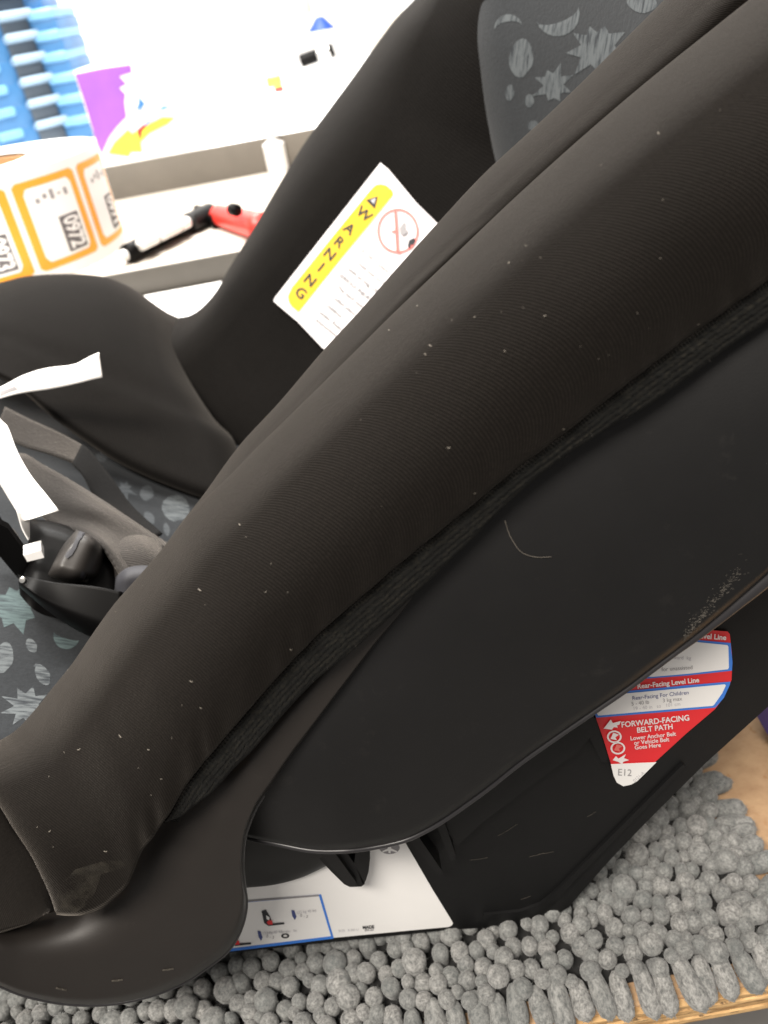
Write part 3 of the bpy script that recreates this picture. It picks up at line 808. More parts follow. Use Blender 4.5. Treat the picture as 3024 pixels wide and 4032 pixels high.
# --- dirt smear on the cover, lint, hair
bc = bvh_of(cov); bpn = bvh_of(pan); blb = bvh_of(lobe)
vs, fs = [], []
def fleck(px, py, L, ang, bvh, wd=.00022, store=None):
    a = rad(ang); cu = .25 if L < 26 else .02
    q = [proj(px + L * t * math.cos(a) + 2 * math.sin(t * 3), py + L * t * math.sin(a) + L * cu * math.sin(3 * t), bvh, .0002) for t in (0, .5, 1)]
    if any(x is None for x in q): return
    nrm = (CAM - q[0]).normalized()
    for p, r in zip(q[:-1], q[1:]):
        d = (r - p); s_ = d.cross(nrm)
        if s_.length == 0: return
        s_ = s_.normalized() * wd; k = len(store[0])
        store[0].extend([p - s_, p + s_, r + s_, r - s_, (p + r) / 2 + nrm * wd]); store[1].extend([(k, k + 1, k + 4), (k + 1, k + 2, k + 4), (k + 2, k + 3, k + 4), (k + 3, k, k + 4)])
store = ([], [])
known = [(748, 2680, 12), (788, 2785, 8), (782, 2318, 14), (942, 2063, 8), (1690, 1358, 12), (1672, 1392, 10), (2000, 1040, 10), (1760, 1762, 12), (2590, 522, 10), (1142, 2555, 8), (470, 2893, 14), (192, 3275, 10), (410, 3350, 12),
         (306, 2952, 14), (582, 2950, 8), (1530, 1300, 8), (1640, 1210, 8), (1865, 1250, 8), (2140, 1245, 10), (1985, 1380, 8)]
rf = random.Random(5)
for x, y, L in known: fleck(x, y, L, rf.uniform(-60, 60), bc, .00014, store)
for i in range(45):
    t = rf.random(); v = rf.random(); a = Curve(T1)(t); b = Curve(S1)(t)
    fleck(a[0] + (b[0] - a[0]) * v, a[1] + (b[1] - a[1]) * v, rf.uniform(2, 8), rf.uniform(-90, 90), bc, rf.uniform(.00004, .00009), store)
mesh_obj('lint', store[0], store[1], M['lint'], cov, kind='stuff', smooth=False)
store = ([], [])
for x, y, L, a in ((640, 3818, 44, -8), (440, 3860, 44, -6), (220, 3888, 44, 12)): fleck(x, y, L, a, blb, .0004, store)
mesh_obj('scuffs', store[0], store[1], M['dusty'], lobe, kind='stuff', smooth=False)
store = ([], [])
for x, y, L, a in ((2083, 3372, 60, -14), (2120, 3362, 60, -10), (2310, 3215, 40, -30), (1850, 3385, 70, -8), (2050, 3540, 40, -20), (1960, 3290, 90, -32)): fleck(x, y, L, a, bb, .00010, store)
mesh_obj('scuffs', store[0], store[1], M['dusty'], base, kind='stuff', smooth=False)
store = ([], [])
for i in range(260):
    t = rf.random() ** 1.3; x = 2690 + (2905 - 2690) * t; y = 2505 - (2505 - 2245) * t + rf.gauss(6, 11)
    if rf.random() < .25: x += rf.uniform(0, 60); y -= rf.uniform(0, 70)
    fleck(x, y, rf.uniform(2, 9), rf.uniform(-60, 0), bpn, rf.uniform(.00003, .00009), store)
mesh_obj('dust_specks', store[0], store[1], M['dust_pale'], pan, kind='stuff', smooth=False)
hair = Curve([(1987, 2047, 0), (2000, 2090, 0), (2014, 2121, 0), (2051, 2171, 0), (2106, 2191, 0), (2171, 2190, 0)])
hp = [proj(hair(i / 16)[0], hair(i / 16)[1], bpn, .0006) for i in range(17)]
hr = tube('hair', hp, .00009, M['lint'], None, 5); tag(hr, 'short pale curved hair clinging to the smooth side panel below the trim', 'hair')
hair = Curve([(1610, 2340, 0), (1500, 2500, 0), (1400, 2640, 0), (1268, 2812, 0), (1240, 2850, 0)])
# smear
def smear_mat():
    m, nt, b = newmat('dust_smear'); oc = coord(nt)
    f = ramp(nt, nz(nt, oc, 60, 3, .6), .42, .62)
    nt.links.new(mixcol(nt, f, (.014, .012, .009), (.032, .027, .019)), b.inputs['Base Color']); b.inputs['Roughness'].default_value = 1
    nt.links.new(ramp(nt, nz(nt, oc, 110, 5, .6), .38, .80), b.inputs['Alpha'])
    return m
M['smear'] = smear_mat()
decal('dirt_smear', [(240, 3480), (300, 3420), (400, 3390), (480, 3385), (500, 3400), (470, 3420), (400, 3440), (380, 3500), (350, 3560), (300, 3590), (230, 3585), (222, 3540)], bc, .0003, M['smear'], cov, grid=18)

# --- far wing and far thigh bolster
wingT = [(1780, -160), (1700, -85), (1630, 0), (1560, 72), (1500, 150), (1400, 290), (1300, 425), (1200, 562), (1100, 725), (1000, 897), (900, 1060), (855, 1140), (800, 1205), (750, 1240), (703, 1250)]
wingS = [(1905, -160), (1925, 0), (1935, 100), (1950, 200), (1975, 320), (2010, 430), (2050, 545), (2080, 700), (1950, 1000), (1700, 1300), (1300, 1650), (1000, 1880)]
crs = [(703, 1250), (700, 1331), (713, 1411), (743, 1491), (789, 1570), (849, 1656), (922, 1736), (1000, 1880)]
crw = [(a - 45 * min(1, i), b + 20 * min(1, i)) for i, (a, b) in enumerate(crs)]
crw[-1] = wingS[-1] = (1000, 1900)
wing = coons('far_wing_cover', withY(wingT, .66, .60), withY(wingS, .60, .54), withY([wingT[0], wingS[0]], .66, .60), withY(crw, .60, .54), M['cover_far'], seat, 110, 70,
             {'t': (.06, .30), 'r': (.018, .10)}, .04, lambda u, v, x, y: .002 * noise.noise(Vector((x * .002, y * .002, 4))))
thT = [(-260, 1150), (-120, 1130), (0, 1112), (100, 1088), (250, 1078), (380, 1085), (450, 1102), (530, 1140), (600, 1190), (660, 1230), (703, 1250)]
thB = [(-260, 1400), (-100, 1450), (0, 1490), (100, 1550), (152, 1597), (232, 1663), (332, 1736), (464, 1822), (597, 1888), (730, 1941), (800, 1965), (1000, 2020)]
crs2 = crs[:-1] + [(1000, 2020)]
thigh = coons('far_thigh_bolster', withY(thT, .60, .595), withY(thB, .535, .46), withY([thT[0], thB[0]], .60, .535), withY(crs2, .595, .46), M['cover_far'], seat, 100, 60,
              {'t': (.07, .45), 'r': (.03, .12), 'b': (.015, .08)}, .04, lambda u, v, x, y: .002 * noise.noise(Vector((x * .002, y * .002, 8))))

# --- printed back cushion
bk = coons('back_cushion', withY([(1840, -160), (2900, -160)], .62, .40), withY([(1980, 800), (2800, 760)], .575, .38), withY([(1840, -160), (1850, 200), (1980, 800)], .62, .575),
           withY([(2900, -160), (2800, 760)], .40, .38), M['print_cloth'], seat, 60, 50, {'l': (.015, .12)}, .02)
bbk = bvh_of(bk)
def star(cx, cy, r, n, rot, inner=.45, jag=.3, seed=1, sq=1.0):
    q = random.Random(seed); o = []
    for i in range(n * 2):
        a = rot + math.pi * i / n
        rr = r * (q.uniform(1 - jag, 1 + jag * .5)) if i % 2 == 0 else r * inner * q.uniform(.9, 1.15)
        o.append((cx + rr * math.cos(a), cy + sq * rr * math.sin(a)))
    return o
def ell(cx, cy, a, b, rot=0, n=20, seed=2):
    q = random.Random(seed); o = []
    for i in range(n):
        t = 2 * math.pi * i / n; k = q.uniform(.95, 1.05); x = a * math.cos(t) * k; y = b * math.sin(t) * k
        o.append((cx + x * math.cos(rot) - y * math.sin(rot), cy + x * math.sin(rot) + y * math.cos(rot)))
    return o
def moon(cx, cy, r, rot, thick=.55, n=12):
    o = [(cx + r * math.cos(rot + t), cy + r * math.sin(rot + t)) for t in [math.pi * (i / n) for i in range(n + 1)]]
    o += [(cx + r * math.cos(rot + t), cy + r * math.sin(rot + t) ) for t in []]
    i_ = []
    for i in range(1, n):
        t = math.pi * (1 - i / n)
        x = r * math.cos(t); y = r * (1 - thick) * math.sin(t)
        i_.append((cx + x * math.cos(rot) - y * math.sin(rot), cy + x * math.sin(rot) + y * math.cos(rot)))
    return o + i_
def D(nm, poly, bv_, par, m='motif', g=22): return decal(nm, poly, bv_, .00012, M[m], par, grid=g)
D('star_print', star(2350, 190, 118, 9, .2, .55, .35, 4, 1.05), bbk, bk)
D('star_print', star(2180, 335, 84, 8, .35, .5, .3, 9, 1.1), bbk, bk)
D('moon_print', moon(2195, 55, 88, -.35, .62), bbk, bk)
D('moon_print', moon(2003, 112, 56, math.pi * .95, .5), bbk, bk)
D('planet_print', ell(2052, 229, 47, 75, .1), bbk, bk)
D('planet_print', ell(2008, 365, 17, 32, .1), bbk, bk)
D('planet_print', ell(2085, 397, 18, 26, 0), bbk, bk)
D('planet_print', ell(2100, 495, 22, 20, 0), bbk, bk)
D('planet_print', ell(2528, 8, 60, 42, .2), bbk, bk)
D('star_print', star(2560, -60, 60, 7, .1), bbk, bk)

# --- seat pan cushion (world-space dished surface)
def panz(X, Y):
    return .150 + .42 * max(0, -.12 - X) - .15 * max(0, X + .10) + .0015 * noise.noise(Vector((X * 30, Y * 30, 0)))
vs, fs, uv = [], [], []
nx, ny = 60, 40
for j in range(ny + 1):
    for i in range(nx + 1):
        X = -.42 + .39 * i / nx; Y0_ = .24 + .06 * (i / nx) ** 2; Y_ = Y0_ + (.64 - Y0_) * j / ny
        vs.append(Vector((X, Y_, panz(X, Y_)))); uv.append((X, Y_))
for j in range(ny):
    for i in range(nx): a = j * (nx + 1) + i; fs.append((a, a + 1, a + nx + 2, a + nx + 1))
cush = mesh_obj('seat_cushion', vs, fs, M['print_cloth'], seat, uvs=uv)
md = cush.modifiers.new('thickness', 'SOLIDIFY'); md.thickness = .03; md.offset = -1
bcu = bvh_of(cush)
D('star_print', star(60, 2390, 115, 8, .5, .55, .3, 21), bcu, cush, 'motif_teal')
D('star_print', star(105, 2785, 95, 9, .1, .55, .4, 22, .9), bcu, cush)
D('moon_print', moon(262, 2505, 52, .3, .8), bcu, cush, 'motif_teal')
D('planet_print', ell(14, 2590, 38, 60, .2), bcu, cush)
D('planet_print', ell(124, 2543, 20, 30, -.5), bcu, cush)
D('planet_print', ell(168, 2658, 26, 44, -.5), bcu, cush)
D('planet_print', ell(125, 2610, 62, 72, .2), bcu, cush, 'motif_dim').location.z -= .0002
D('planet_print', ell(578, 1942, 27, 30, .2), bcu, cush, 'motif_dim')
D('planet_print', ell(692, 2002, 56, 50, .5), bcu, cush)
D('planet_print', ell(588, 2040, 18, 28, -.6), bcu, cush, 'motif_dim')
D('planet_print', ell(656, 2085, 12, 26, -.2), bcu, cush, 'motif_dim')
D('star_print', star(492, 1925, 48, 7, .5, .4, .4, 23), bcu, cush, 'motif_dim')
D('planet_print', ell(400, 1800, 26, 20, -.2), bcu, cush, 'motif_dim')

# --- harness
def strip(name, a, b, mat, parent, thick=.0018, n=30, bump=None, label=None):
    """webbing between two edge curves of (px,py,Y)"""
    A, B = Curve(a), Curve(b); vs, uvs, fs = [], [], []
    m = 8
    for i in range(n + 1):
        for j in range(m + 1):
            q = [A(i / n)[k] * (1 - j / m) + B(i / n)[k] * j / m for k in range(3)]
            if bump: q[2] += bump(i / n, j / m)
            vs.append(pt(*q)); uvs.append((i / n * .12, j / m * .04))
    for i in range(n):
        for j in range(m): k = i * (m + 1) + j; fs.append((k, k + 1, k + m + 2, k + m + 1))
    o = mesh_obj(name, vs, fs, mat, parent, uvs=uvs, label=label)
    md = o.modifiers.new('thickness', 'SOLIDIFY'); md.thickness = thick
    return o
strip('harness_strap', withY([(20, 1600), (120, 1650), (230, 1700), (338, 1758)], .47, .45), withY([(-20, 1700), (86, 1752), (190, 1782), (295, 1818)], .455, .437), M['strap'], seat)
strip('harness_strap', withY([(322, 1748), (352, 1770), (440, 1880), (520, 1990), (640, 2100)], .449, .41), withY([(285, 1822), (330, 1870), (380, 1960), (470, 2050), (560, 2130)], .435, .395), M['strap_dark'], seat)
strip('harness_strap', withY([(40, 1790), (95, 1784), (160, 1822), (260, 1878), (400, 1965), (520, 2045), (610, 2105), (680, 2150)], .43, .385),
      withY([(40, 1960), (110, 1985), (160, 2020), (230, 2075), (310, 2090), (390, 2130), (450, 2210), (500, 2300)], .40, .345), M['strap'], seat, n=50,
      bump=lambda u, v: .004 * math.sin(v * 7 + u * 5) * math.exp(-((u - .55) / .25) ** 2))
strip('harness_strap', withY([(-40, 2040), (30, 2070), (60, 2100), (130, 2200)], .39, .365), withY([(-60, 2130), (0, 2150), (40, 2170), (95, 2215)], .385, .36), M['strap'], seat)
# crotch buckle
coons('buckle_housing', withY([(118, 2042), (200, 2052), (300, 2084), (420, 2160), (470, 2240)], .375, .36), withY([(85, 2320), (240, 2400), (380, 2470), (490, 2480)], .335, .325),
      withY([(118, 2042), (108, 2160), (85, 2320)], .375, .335), withY([(470, 2240), (490, 2350), (490, 2480)], .36, .325), M['plastic_gloss'], seat, 40, 40, {'t': (.012, .2), 'l': (.008, .15), 'r': (.012, .2)}, .03)
bk1 = coons('buckle_face', withY([(300, 2086), (345, 2104), (390, 2136), (418, 2170)], .352, .345), withY([(183, 2272), (250, 2292), (320, 2300), (385, 2290)], .330, .330),
      withY([(300, 2086), (240, 2160), (183, 2272)], .352, .330), withY([(418, 2170), (412, 2230), (385, 2290)], .345, .330), M['buckle_grey'], seat, 40, 40, {'t': (.006, .2), 'b': (.022, .30), 'l': (.008, .2), 'r': (.030, .62)}, .02)
bkb = bvh_of(bk1)
decal('release_slot', [(312, 2094), (334, 2102), (300, 2160), (284, 2186), (266, 2200), (258, 2194), (262, 2180), (282, 2160)], bkb, .0006, M['ink'], bk1, grid=10)
decal('rivet_hole', ell(323, 2262, 9, 13), bkb, .0008, M['ink'], bk1, grid=6)
decal('rivet', ell(338, 2278, 8, 10), bkb, .0010, M['metal'], bk1, grid=6)
coons('strap_roller', withY([(400, 2135), (470, 2105), (560, 2100), (640, 2130)], .368, .375), withY([(420, 2360), (470, 2360), (560, 2360), (640, 2360)], .34, .345),
      withY([(400, 2135), (400, 2250), (420, 2360)], .368, .34), withY([(640, 2130), (640, 2360)], .375, .345), M['strap'], seat, 24, 30, {'t': (.02, .4), 'b': (.02, .3), 'l': (.02, .4)}, .02)
coons('buckle_cup', withY([(455, 2270), (500, 2236), (570, 2226), (640, 2240)], .338, .34), withY([(455, 2480), (520, 2490), (640, 2480)], .33, .33),
      withY([(455, 2270), (448, 2380), (455, 2480)], .338, .33), withY([(640, 2240), (640, 2480)], .34, .33), M['ink'], seat, 20, 20, {'t': (.01, .2), 'l': (.01, .3)}, .02)
coons('buckle_housing', withY([(70, 2262), (200, 2290), (380, 2310), (480, 2330)], .335, .33), withY([(75, 2310), (180, 2400), (300, 2480), (480, 2560)], .325, .315),
      withY([(70, 2262), (75, 2310)], .335, .325), withY([(480, 2330), (480, 2560)], .33, .315), M['plastic_gloss'], seat, 40, 30, {'b': (.015, .4), 'l': (.01, .2)}, .03)
prism('latch_plate', [pt(a, b, .352) for a, b in [(-30, 2050), (30, 2080), (95, 2170), (120, 2195), (90, 2260), (60, 2230), (0, 2130), (-30, 2100)]], (0, .003, .001), M['plastic_gloss'], seat, bevel=.001)
prism('latch_plate', [pt(a, b, .348) for a, b in [(92, 2186), (162, 2166), (174, 2196), (108, 2212)]], (0, .004, .003), M['white_label'], seat, bevel=.001)
prism('buckle_tongue', [pt(a, b, .36) for a, b in [(-60, 1960), (30, 2120), (110, 2280), (90, 2300), (-60, 2120)]], (0, .004, 0), M['plastic_gloss'], seat, bevel=.0015)
cyl('rivet', pt(90, 2283, .334), .0016, .002, M['metal'], seat, 12, .0003, Matrix.Rotation(rad(60), 3, 'X'))
# white hang tags
sh = lambda nm, a, b, Ya, Yb, lab: strip(nm, withY(a, Ya, Yb), withY(b, Ya - .004, Yb - .004), M['paper'], seat, .0005, 30, label=lab)
t1 = sh('hang_tag', [(-60, 1540), (0, 1524), (90, 1478), (179, 1450), (292, 1434), (350, 1405), (388, 1388)], [(-60, 1590), (0, 1568), (80, 1548), (199, 1531), (300, 1510), (360, 1495), (402, 1486)], .50, .47, 'narrow white paper tag pointing right')
t2 = sh('hang_tag', [(-60, 1560), (0, 1652), (27, 1678), (66, 1776), (119, 1869), (180, 1945), (232, 2010)], [(-90, 1780), (-30, 1868), (0, 1909), (35, 1965), (76, 2031), (84, 2048), (118, 2042)], .39, .35, 'white paper tag hanging downward')
sh('hang_tag', [(118, 2030), (118, 2080), (117, 2124)], [(68, 2015), (88, 2080), (114, 2126)], .352, .349, 'tapering lower corner of the white tag')
bt = bvh_of(t1)
decal('tag_ink', [(0, 1540), (40, 1528), (60, 1520), (75, 1532), (40, 1542), (0, 1560)], bt, .0005, M['ink_grey'], t1, grid=8)
text_px('tag_lettering', '1 of 2', 120, 1512, 22, -12, bt, .0005, M['ink_pale'], t1)

# --- warning label on the far wing
bw = bvh_of(wing)
wl = decal('warning_label', [(1499, 643), (1530, 668), (1640, 800), (1720, 878), (1900, 1080), (1500, 1600), (1271, 1370), (1175, 1268), (1100, 1205), (1079, 1186), (1085, 1172)], bw, .0016, M['warn_white'], seat, grid=60)
def W(u, v):   # u along the long side from the top corner, v across
    return (1499 + (1079 - 1499) * u + 330 * v, 643 + (1183 - 643) * u + 330 * v)
def Wp(pts): return [W(u, v) for u, v in pts]
decal('yellow_bar', [(1440, 775), (1468, 742), (1482, 730), (1500, 727), (1522, 732), (1546, 752), (1550, 768), (1340, 1025), (1180, 1226), (1174, 1227), (1150, 1207), (1138, 1188), (1136, 1166), (1150, 1135), (1290, 960)], bw, .0020, M['yellow'], wl, grid=30)
ang = 39.0
for ch, x, y in (('W', 1434, 846), ('A', 1376, 904), ('R', 1336, 956), ('N', 1299, 1004), ('I', 1265, 1055), ('N', 1222, 1106), ('G', 1186, 1156)):
    text_px('lettering', ch, x, y, 58, ang, bw, .0023, M['ink'], wl, bold=.02, label='the letter ' + ch)
decal('warning_triangle', [(1489, 775), (1442, 790), (1477, 824)], bw, .0023, M['ink'], wl)
decal('warning_triangle', [(1481, 783), (1460, 791), (1474, 806)], bw, .0026, M['ink_pale'], wl)
decal('prohibition_ring', ring(1568, 912, 82, 73, 1.08, 34), bw, .0030, M['red_soft'], wl)
decal('prohibition_bar', [(1553, 832), (1564, 832), (1572, 992), (1561, 992)], bw, .0032, M['red_soft'], wl)
decal('figure_symbol', [(1575, 900), (1590, 878), (1600, 880), (1598, 905), (1612, 915), (1590, 930), (1578, 925)], bw, .0030, M['ink_grey'], wl)
decal('figure_symbol', [(1612, 948), (1632, 938), (1640, 950), (1625, 975), (1610, 984), (1606, 970)], bw, .0030, M['ink'], wl)
decal('figure_symbol', [(1540, 912), (1560, 908), (1572, 914), (1560, 920), (1545, 920)], bw, .0032, M['red_soft'], wl)
rows = [(.42, 60, 'DO NOT place rear facing', 'ink_pale'), (.50, 70, 'child seat on front seat', 'ink_pale'), (.57, 60, 'with air bag. DEATH or', 'ink_grey'), (.64, 66, 'SERIOUS INJURY can occur', 'ink_grey'),
        (.71, 50, 'The back seat is the', 'ink_grey'), (.78, 44, 'safest place for', 'ink_grey'), (.85, 40, 'children 12 and', 'ink_grey'), (.915, 30, 'under. Read all', 'ink_grey'), (.97, 24, 'instructions', 'ink_grey')]
for t, dd, t_, c_ in rows:
    x0, y0 = 1548 + (1190 - 1548) * t, 768 + (1235 - 768) * t
    x = x0 + (dd + 90) * .777; y = y0 + (dd + 90) * .629
    text_px('small_lettering', t_, x, y, 23, ang, bw, .0022, M['ink' if c_ == 'ink_grey' else 'ink_dark'], wl)

# ------------------------------------------------------------------ bench shelf behind
shf = thing('desk_shelf', 'grey steel shelf tray with beige boards behind the child seat', 'shelf', (-.3, 1.0, .2))
FY = .80
zt = pt(600, 1050, FY).z
# board
YR = 1.22
zb = zt - .004
box('board', (-.2, (FY + YR) / 2, zb - .006), (2.2, YR - FY, .012), M['tray'], shf, bevel=.001)
zl = pt(700, 1142, FY).z
box('front_lip', (-.2, FY - .002, (zt + zl) / 2), (2.2, .003, zt - zl), M['grey_steel2'], shf, bevel=.0006)
zr = pt(770, 588, YR).z
box('riser', (-.2, YR - .002, (zr + zb) / 2 - .001), (2.2, .003, zr - zb), M['grey_steel'], shf, bevel=.0006)
box('upper_board', (-.2, YR + .632, zr - .008), (2.2, 1.26, .012), M['white'], shf, bevel=.001)
pb = box('paper_sheet', (-.30, .745, pt(700, 1205, .745).z), (.9, .095, .004), M['white'], None, bevel=.0005)
tag(pb, 'blank white sheet seen in the gap under the shelf lip between the cushions', 'paper')
lw = thing('lower_cabinet', 'white cabinet front under the shelf seen past the far bolster', 'cabinet', (-.3, .9, -.75))
box('cabinet_body', (-.2, FY + .22, zl - .40), (2.2, .42, .76), M['white'], lw, bevel=.002)

# label roll
rc_ = pt(-45, 1010, .94); rz0 = zb
ctr = Vector((rc_.x, .945, 0))
ctr_top = pt(-30, 640, .945)
R0 = .142; Hh = ctr_top.z - rz0
roll = thing('label_roll', 'large white roll of orange bordered number stickers standing on the shelf', 'label roll', (ctr.x, ctr.y, rz0))
def lathe(name, prof, c, mat, parent, seg=64):
    vs, fs = [], []; n = len(prof)
    for k in range(seg):
        a = 2 * math.pi * k / seg
        for r, z in prof: vs.append(Vector((c.x + r * math.cos(a), c.y + r * math.sin(a), z)))
    for k in range(seg):
        for i in range(n - 1): fs.append((k * n + i, ((k + 1) % seg) * n + i, ((k + 1) % seg) * n + i + 1, k * n + i + 1))
    return autosmooth(mesh_obj(name, vs, fs, mat, parent))
z1 = ctr_top.z; Ri = .072
lathe('paper_winding', [(Ri, rz0), (R0, rz0), (R0, z1 - .001), (R0 - .001, z1), (Ri, z1)], ctr, M['white'], roll)
lathe('core', [(Ri - .004, rz0), (Ri, rz0), (Ri, z1 - .003), (Ri - .004, z1 - .003), (Ri - .004, rz0)], ctr, M['card'], roll)
def on_roll(a, z, off): return Vector((ctr.x + (R0 + off) * math.cos(a), ctr.y + (R0 + off) * math.sin(a), z))
def roll_patch(name, a0, a1, za, zb_, off, mat, parent, corner=0.0, n=10):
    vs, fs = [], []
    for i in range(n + 1):
        t = i / n; a = a0 + (a1 - a0) * t
        e = min(t, 1 - t) * abs(a1 - a0) * R0
        c = corner - math.sqrt(max(0, corner ** 2 - (corner - min(e, corner)) ** 2)) if corner else 0
        vs += [on_roll(a, za + c, off), on_roll(a, zb_ - c, off)]
    for i in range(n): fs.append((2 * i, 2 * i + 2, 2 * i + 3, 2 * i + 1))
    return mesh_obj(name, vs, fs, mat, parent)
def roll_text(s, a, z, size, mat, parent, bold=.03, off=.0006, wy=1.0):
    V, F = text_geo(s, bold, 1.0)   # reads downwards: letters turned a quarter clockwise
    vs = [on_roll(a + v.y * size * wy / R0, z - v.x * size, off) for v in V]
    return mesh_obj('lettering', vs, F, mat, parent, smooth=False)
lh = Hh * .80; zc = rz0 + Hh * .50
pitch = .545
a_c = math.atan2(pt(185, 870, .85).y - ctr.y, pt(185, 870, .85).x - ctr.x)
# find the angle that projects on the 0972 sticker
best = min([(abs(pix(on_roll(a, zc, 0))[0] - 235), a) for a in [-2.6 + i * .01 for i in range(220)]])
a_c = best[1]
for k, num in ((-2, '0974'), (-1, '0973'), (0, '0972'), (1, '0971')):
    a = a_c + k * pitch; hw = pitch * .46
    lb = roll_patch('number_sticker', a - hw, a + hw, zc - lh / 2, zc + lh / 2, .0003, M['orange'], roll, .003, 16)
    roll_patch('white_panel', a - hw * .76, a + hw * .76, zc - lh * .42, zc + lh * .42, .0006, M['white'], lb, .005, 16)
    roll_patch('black_panel', a - hw * .02, a + hw * .64, zc - lh * .385, zc + lh * .03, .0009, M['ink_dark'], lb, 0, 8)
    roll_text(num, a + hw * .31, zc - lh * .178, .0145, M['white'], lb, .03, .0013, 1.7)
    for q_ in range(5): roll_patch('print_mark', a - hw * (.5 - .23 * q_), a - hw * (.38 - .23 * q_), zc + lh * (.24 + .03 * (q_ % 2)), zc + lh * (.29 + .03 * (q_ % 3)), .0009, M['ink_grey'], lb, 0, 3)

# marker pen and red cutter
def slab(nm, x0, y0, x1, y1, z, r, mat, parent, r2=None):
    a = ptz(x0, y0, z); b = ptz(x1, y1, z); n = 12
    return tube(nm, [a + (b - a) * i / n for i in range(n + 1)], (lambda t: r + ((r2 if r2 else r) - r) * t), mat, parent, 14)
pn = thing('marker_pen', 'black marker pen lying on the beige shelf beside the label roll', 'pen', ptz(640, 950, zb))
slab('barrel', 500, 1000, 745, 880, zb + .010, .0090, M['plastic_gloss'], pn)
slab('cap', 745, 880, 830, 838, zb + .011, .0105, M['plastic'], pn)
slab('tip', 500, 1000, 478, 1012, zb + .009, .0075, M['white_label'], pn, .003)
for x0_, x1_ in ((552, 612), (628, 700), (708, 738)): slab('painted_highlight', x0_, 1000 - (x0_ - 500) * .49 - 9, x1_, 1000 - (x1_ - 500) * .49 - 9, zb + .0155, .0058, M['white_label'], pn)  # white strips painted on as bright highlights along the dark barrel
kn = thing('box_cutter', 'red and black box cutter lying against the far wing of the seat', 'cutter', ptz(920, 880, zb))
slab('handle', 862, 848, 1040, 898, zb + .011, .011, M['red_plastic'], kn, .0145)
slab('nose', 775, 822, 862, 868, zb + .008, .0045, M['plastic_gloss'], kn, .0095)
slab('slider', 915, 824, 932, 828, zb + .030, .006, M['plastic_gloss'], kn)

# small bottle on the riser corner
bo = thing('dropper_bottle', 'small clear white dropper bottle by the riser next to the far wing', 'bottle', ptz(1100, 665, zb))
p = ptz(1098, 672, zb); hb = .034
lathe('bottle_body', [(0, zb), (.0135, zb), (.0145, zb + .004), (.0145, zb + hb), (.006, zb + hb + .006), (.006, zb + hb + .010)], p, M['white_label'], bo, 24)
lathe('bulb', [(.004, zb + hb + .010), (.0105, zb + hb + .016), (.0125, zb + hb + .023), (.009, zb + hb + .031), (0, zb + hb + .034)], p, M['white_label'], bo, 24)
text_px('lettering', '1', 1085, 620, 30, -8, bvh_of(*[c for c in bo.children if c.name.startswith('bottle_body')]), .0003, M['ink_grey'], bo)

# product carton with purple and yellow print
CYc = 1.232
def cp(x, y, Y=CYc): return pt(x, y, Y)
zc0 = zr - .002
cl = cp(290, 285); cbx = cp(402, 640)
crt = thing('product_carton', 'white carton printed with purple and yellow behind the label roll', 'carton', (cbx.x, CYc, zc0))
cx0 = min(cl.x, cbx.x); 
wC = .135; hC = cp(300, 278).z - zc0
cb_ = box('carton_body', (cx0 + wC / 2, CYc + .06, zc0 + hC / 2), (wC, .12, hC), M['white'], crt, bevel=.002)
bcb = bvh_of(cb_)
D2 = lambda nm, poly, m, o=.0006: decal(nm, poly, bcb, o, M[m], crt)
D2('purple_print', [(296, 292), (400, 270), (515, 254), (520, 285), (470, 300), (500, 330), (470, 345), (495, 370), (490, 400), (498, 460), (460, 500), (430, 540), (400, 608), (380, 560), (345, 440)], 'purple')
D2('yellow_print', [(415, 655), (425, 605), (450, 560), (505, 508), (520, 525), (600, 480), (640, 460), (690, 462), (660, 490), (590, 525), (555, 560), (565, 626)], 'yellow_pack')
D2('red_print', [(540, 512), (560, 495), (590, 478), (575, 500), (560, 515), (555, 555), (543, 530)], 'red', .0009)
D2('blue_print', [(546, 335), (552, 385), (572, 408), (560, 425), (553, 452), (550, 425), (530, 445), (545, 410)], 'blue')
D2('blue_print', [(565, 492), (592, 472), (598, 478), (580, 492)], 'blue', .0012)
D2('teal_print', [(622, 436), (640, 415), (670, 418), (650, 432)], 'bin_pale')
text_px('lettering', 'new', 610, 605, 34, -8, bcb, .0006, M['navy'], crt)

# small things scattered on the upper board
def small(nm, lab, cat, px, py, w_, d_, h_, mat, bev=.002, rz=0):
    q = ptz(px, py, zr - .002)
    o = box(nm, (q.x, q.y, q.z + h_ / 2 ), (w_, d_, h_), mat, None, bevel=bev, rot=Matrix.Rotation(rz, 3, 'Z'), loc=(q.x, q.y, q.z))
    return tag(o, lab, cat)
def cone_thing():
    q = pt(1262, 92, 2.2)
    o = cyl('bottle_cap', q, .034, .028, M['cap_blue'], None, 24, .003, r2=.008)
    tag(o, 'small blue cone shaped cap near the top against the white', 'cap')
cone_thing()
q = pt(1215, 230, 1.9)
v1 = thing('battery', 'tiny black and silver battery below the blue cap', 'battery', q)
cyl('battery_body', q, .0125, .036, M['plastic_gloss'], v1, 20, .001, Matrix.Rotation(rad(82), 3, 'Y'))
cyl('battery_end', q + Vector((.032, 0, .004)), .0125, .022, M['metal'], v1, 20, .001, Matrix.Rotation(rad(82), 3, 'Y'))
cyl('battery_cap', q + Vector((.048, 0, .006)), .0125, .010, M['plastic_gloss'], v1, 20, .001, Matrix.Rotation(rad(82), 3, 'Y'))
q = pt(1082, 335, 1.7)
v2 = thing('figurine', 'tiny yellow and orange trinket on the white desk', 'trinket', q)
box('trinket_top', q + Vector((0, 0, .006)), (.028, .01, .018), M['yellow_pack'], v2, bevel=.003)
box('trinket_foot', q + Vector((.006, 0, -.008)), (.018, .01, .010), M['red_plastic'], v2, bevel=.003)
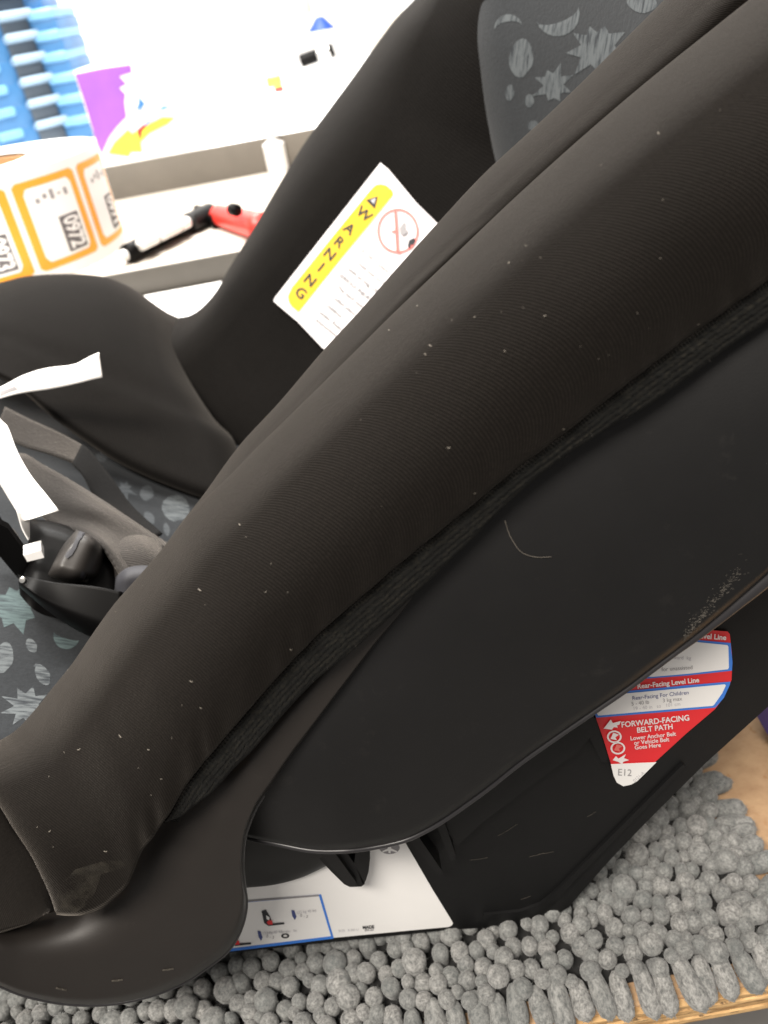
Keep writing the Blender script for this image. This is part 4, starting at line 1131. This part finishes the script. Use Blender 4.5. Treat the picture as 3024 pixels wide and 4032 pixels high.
q = pt(1190, 10, 2.3)
tag(cyl('cork', q, .02, .05, M['tray'], None, 16, .003), 'pale beige stub at the very top of the white backdrop', 'cork')
q = pt(1545, 60, 1.9)
tag(prism('crumpled_cloth', [pt(a, b, 1.7) for a, b in [(1560, -60), (1600, 20), (1520, 120), (1460, 200), (1450, 150), (1490, 100), (1510, 20), (1530, -60)]], (0, .05, 0), M['tray'], None, bevel=.004), 'pale beige cloth peeking out behind the top of the far wing', 'cloth')

# blue bin stack
def blue_bin(i, cxp, cyp, Y, wid, dep, hgt, rz):
    q = pt(cxp, cyp, Y)
    b = thing('storage_bin', BIN_LABELS[i], 'storage bin', q, 'blue bins stacked at the upper left')
    R = Matrix.Rotation(rz, 3, 'Z'); R2 = Matrix.Rotation(-.05, 3, 'Z')
    def L(x, y, z): return q + R @ Vector((x, y, z))
    def L2(x, y, z): return q + Vector((.018, .008, 0)) + R2 @ Vector((x, y, z))
    box('bin_body', L(-.04, dep / 2, 0), (.14, dep, hgt * .98), M['bin_blue'], b, bevel=.003, rot=R)
    box('bin_rim', L(-.075, dep / 2 - .004, hgt * .30), (.045, dep, hgt * .36), M['bin_pale'], b, bevel=.004, rot=R)
    box('label_slot', L(0, -.001, -hgt * .05), (.054, .006, hgt * .60), M['bin_dark'], b, bevel=.001, rot=R)
    box('front_lip', L(-.002, -.008, hgt * .42), (.060, .018, hgt * .30), M['bin_grey'], b, bevel=.004, rot=R @ Matrix.Rotation(rad(-18), 3, 'X'))
    box('side_flange', L2(wid / 2, dep / 2, -hgt * .18), (wid, dep, hgt * .60), M['bin_blue'], b, bevel=.004, rot=R2)
    box('flange_rim', L2(wid / 2, dep / 2 - .004, hgt * .30), (wid * 1.03, dep, hgt * .42), M['bin_pale'], b, bevel=.006, rot=R2)
    return b
BIN_LABELS = ['blue bin at the bottom of the stack just above the label roll', 'second blue bin from the bottom of the stack', 'third blue bin from the bottom of the stack',
              'fourth blue bin from the bottom, at the middle of the stack', 'fifth blue bin from the bottom of the stack', 'topmost wide blue bin, just under the small loose one',
              'small blue bin alone at the top left corner']
for i in range(6):
    blue_bin(i, 210 - i * 29, 523 - i * 83, 1.62, .045 + .004 * max(0, 3 - i), .14, .0385, .75)
blue_bin(6, 40, 20, 1.64, .030, .10, .045, .62)
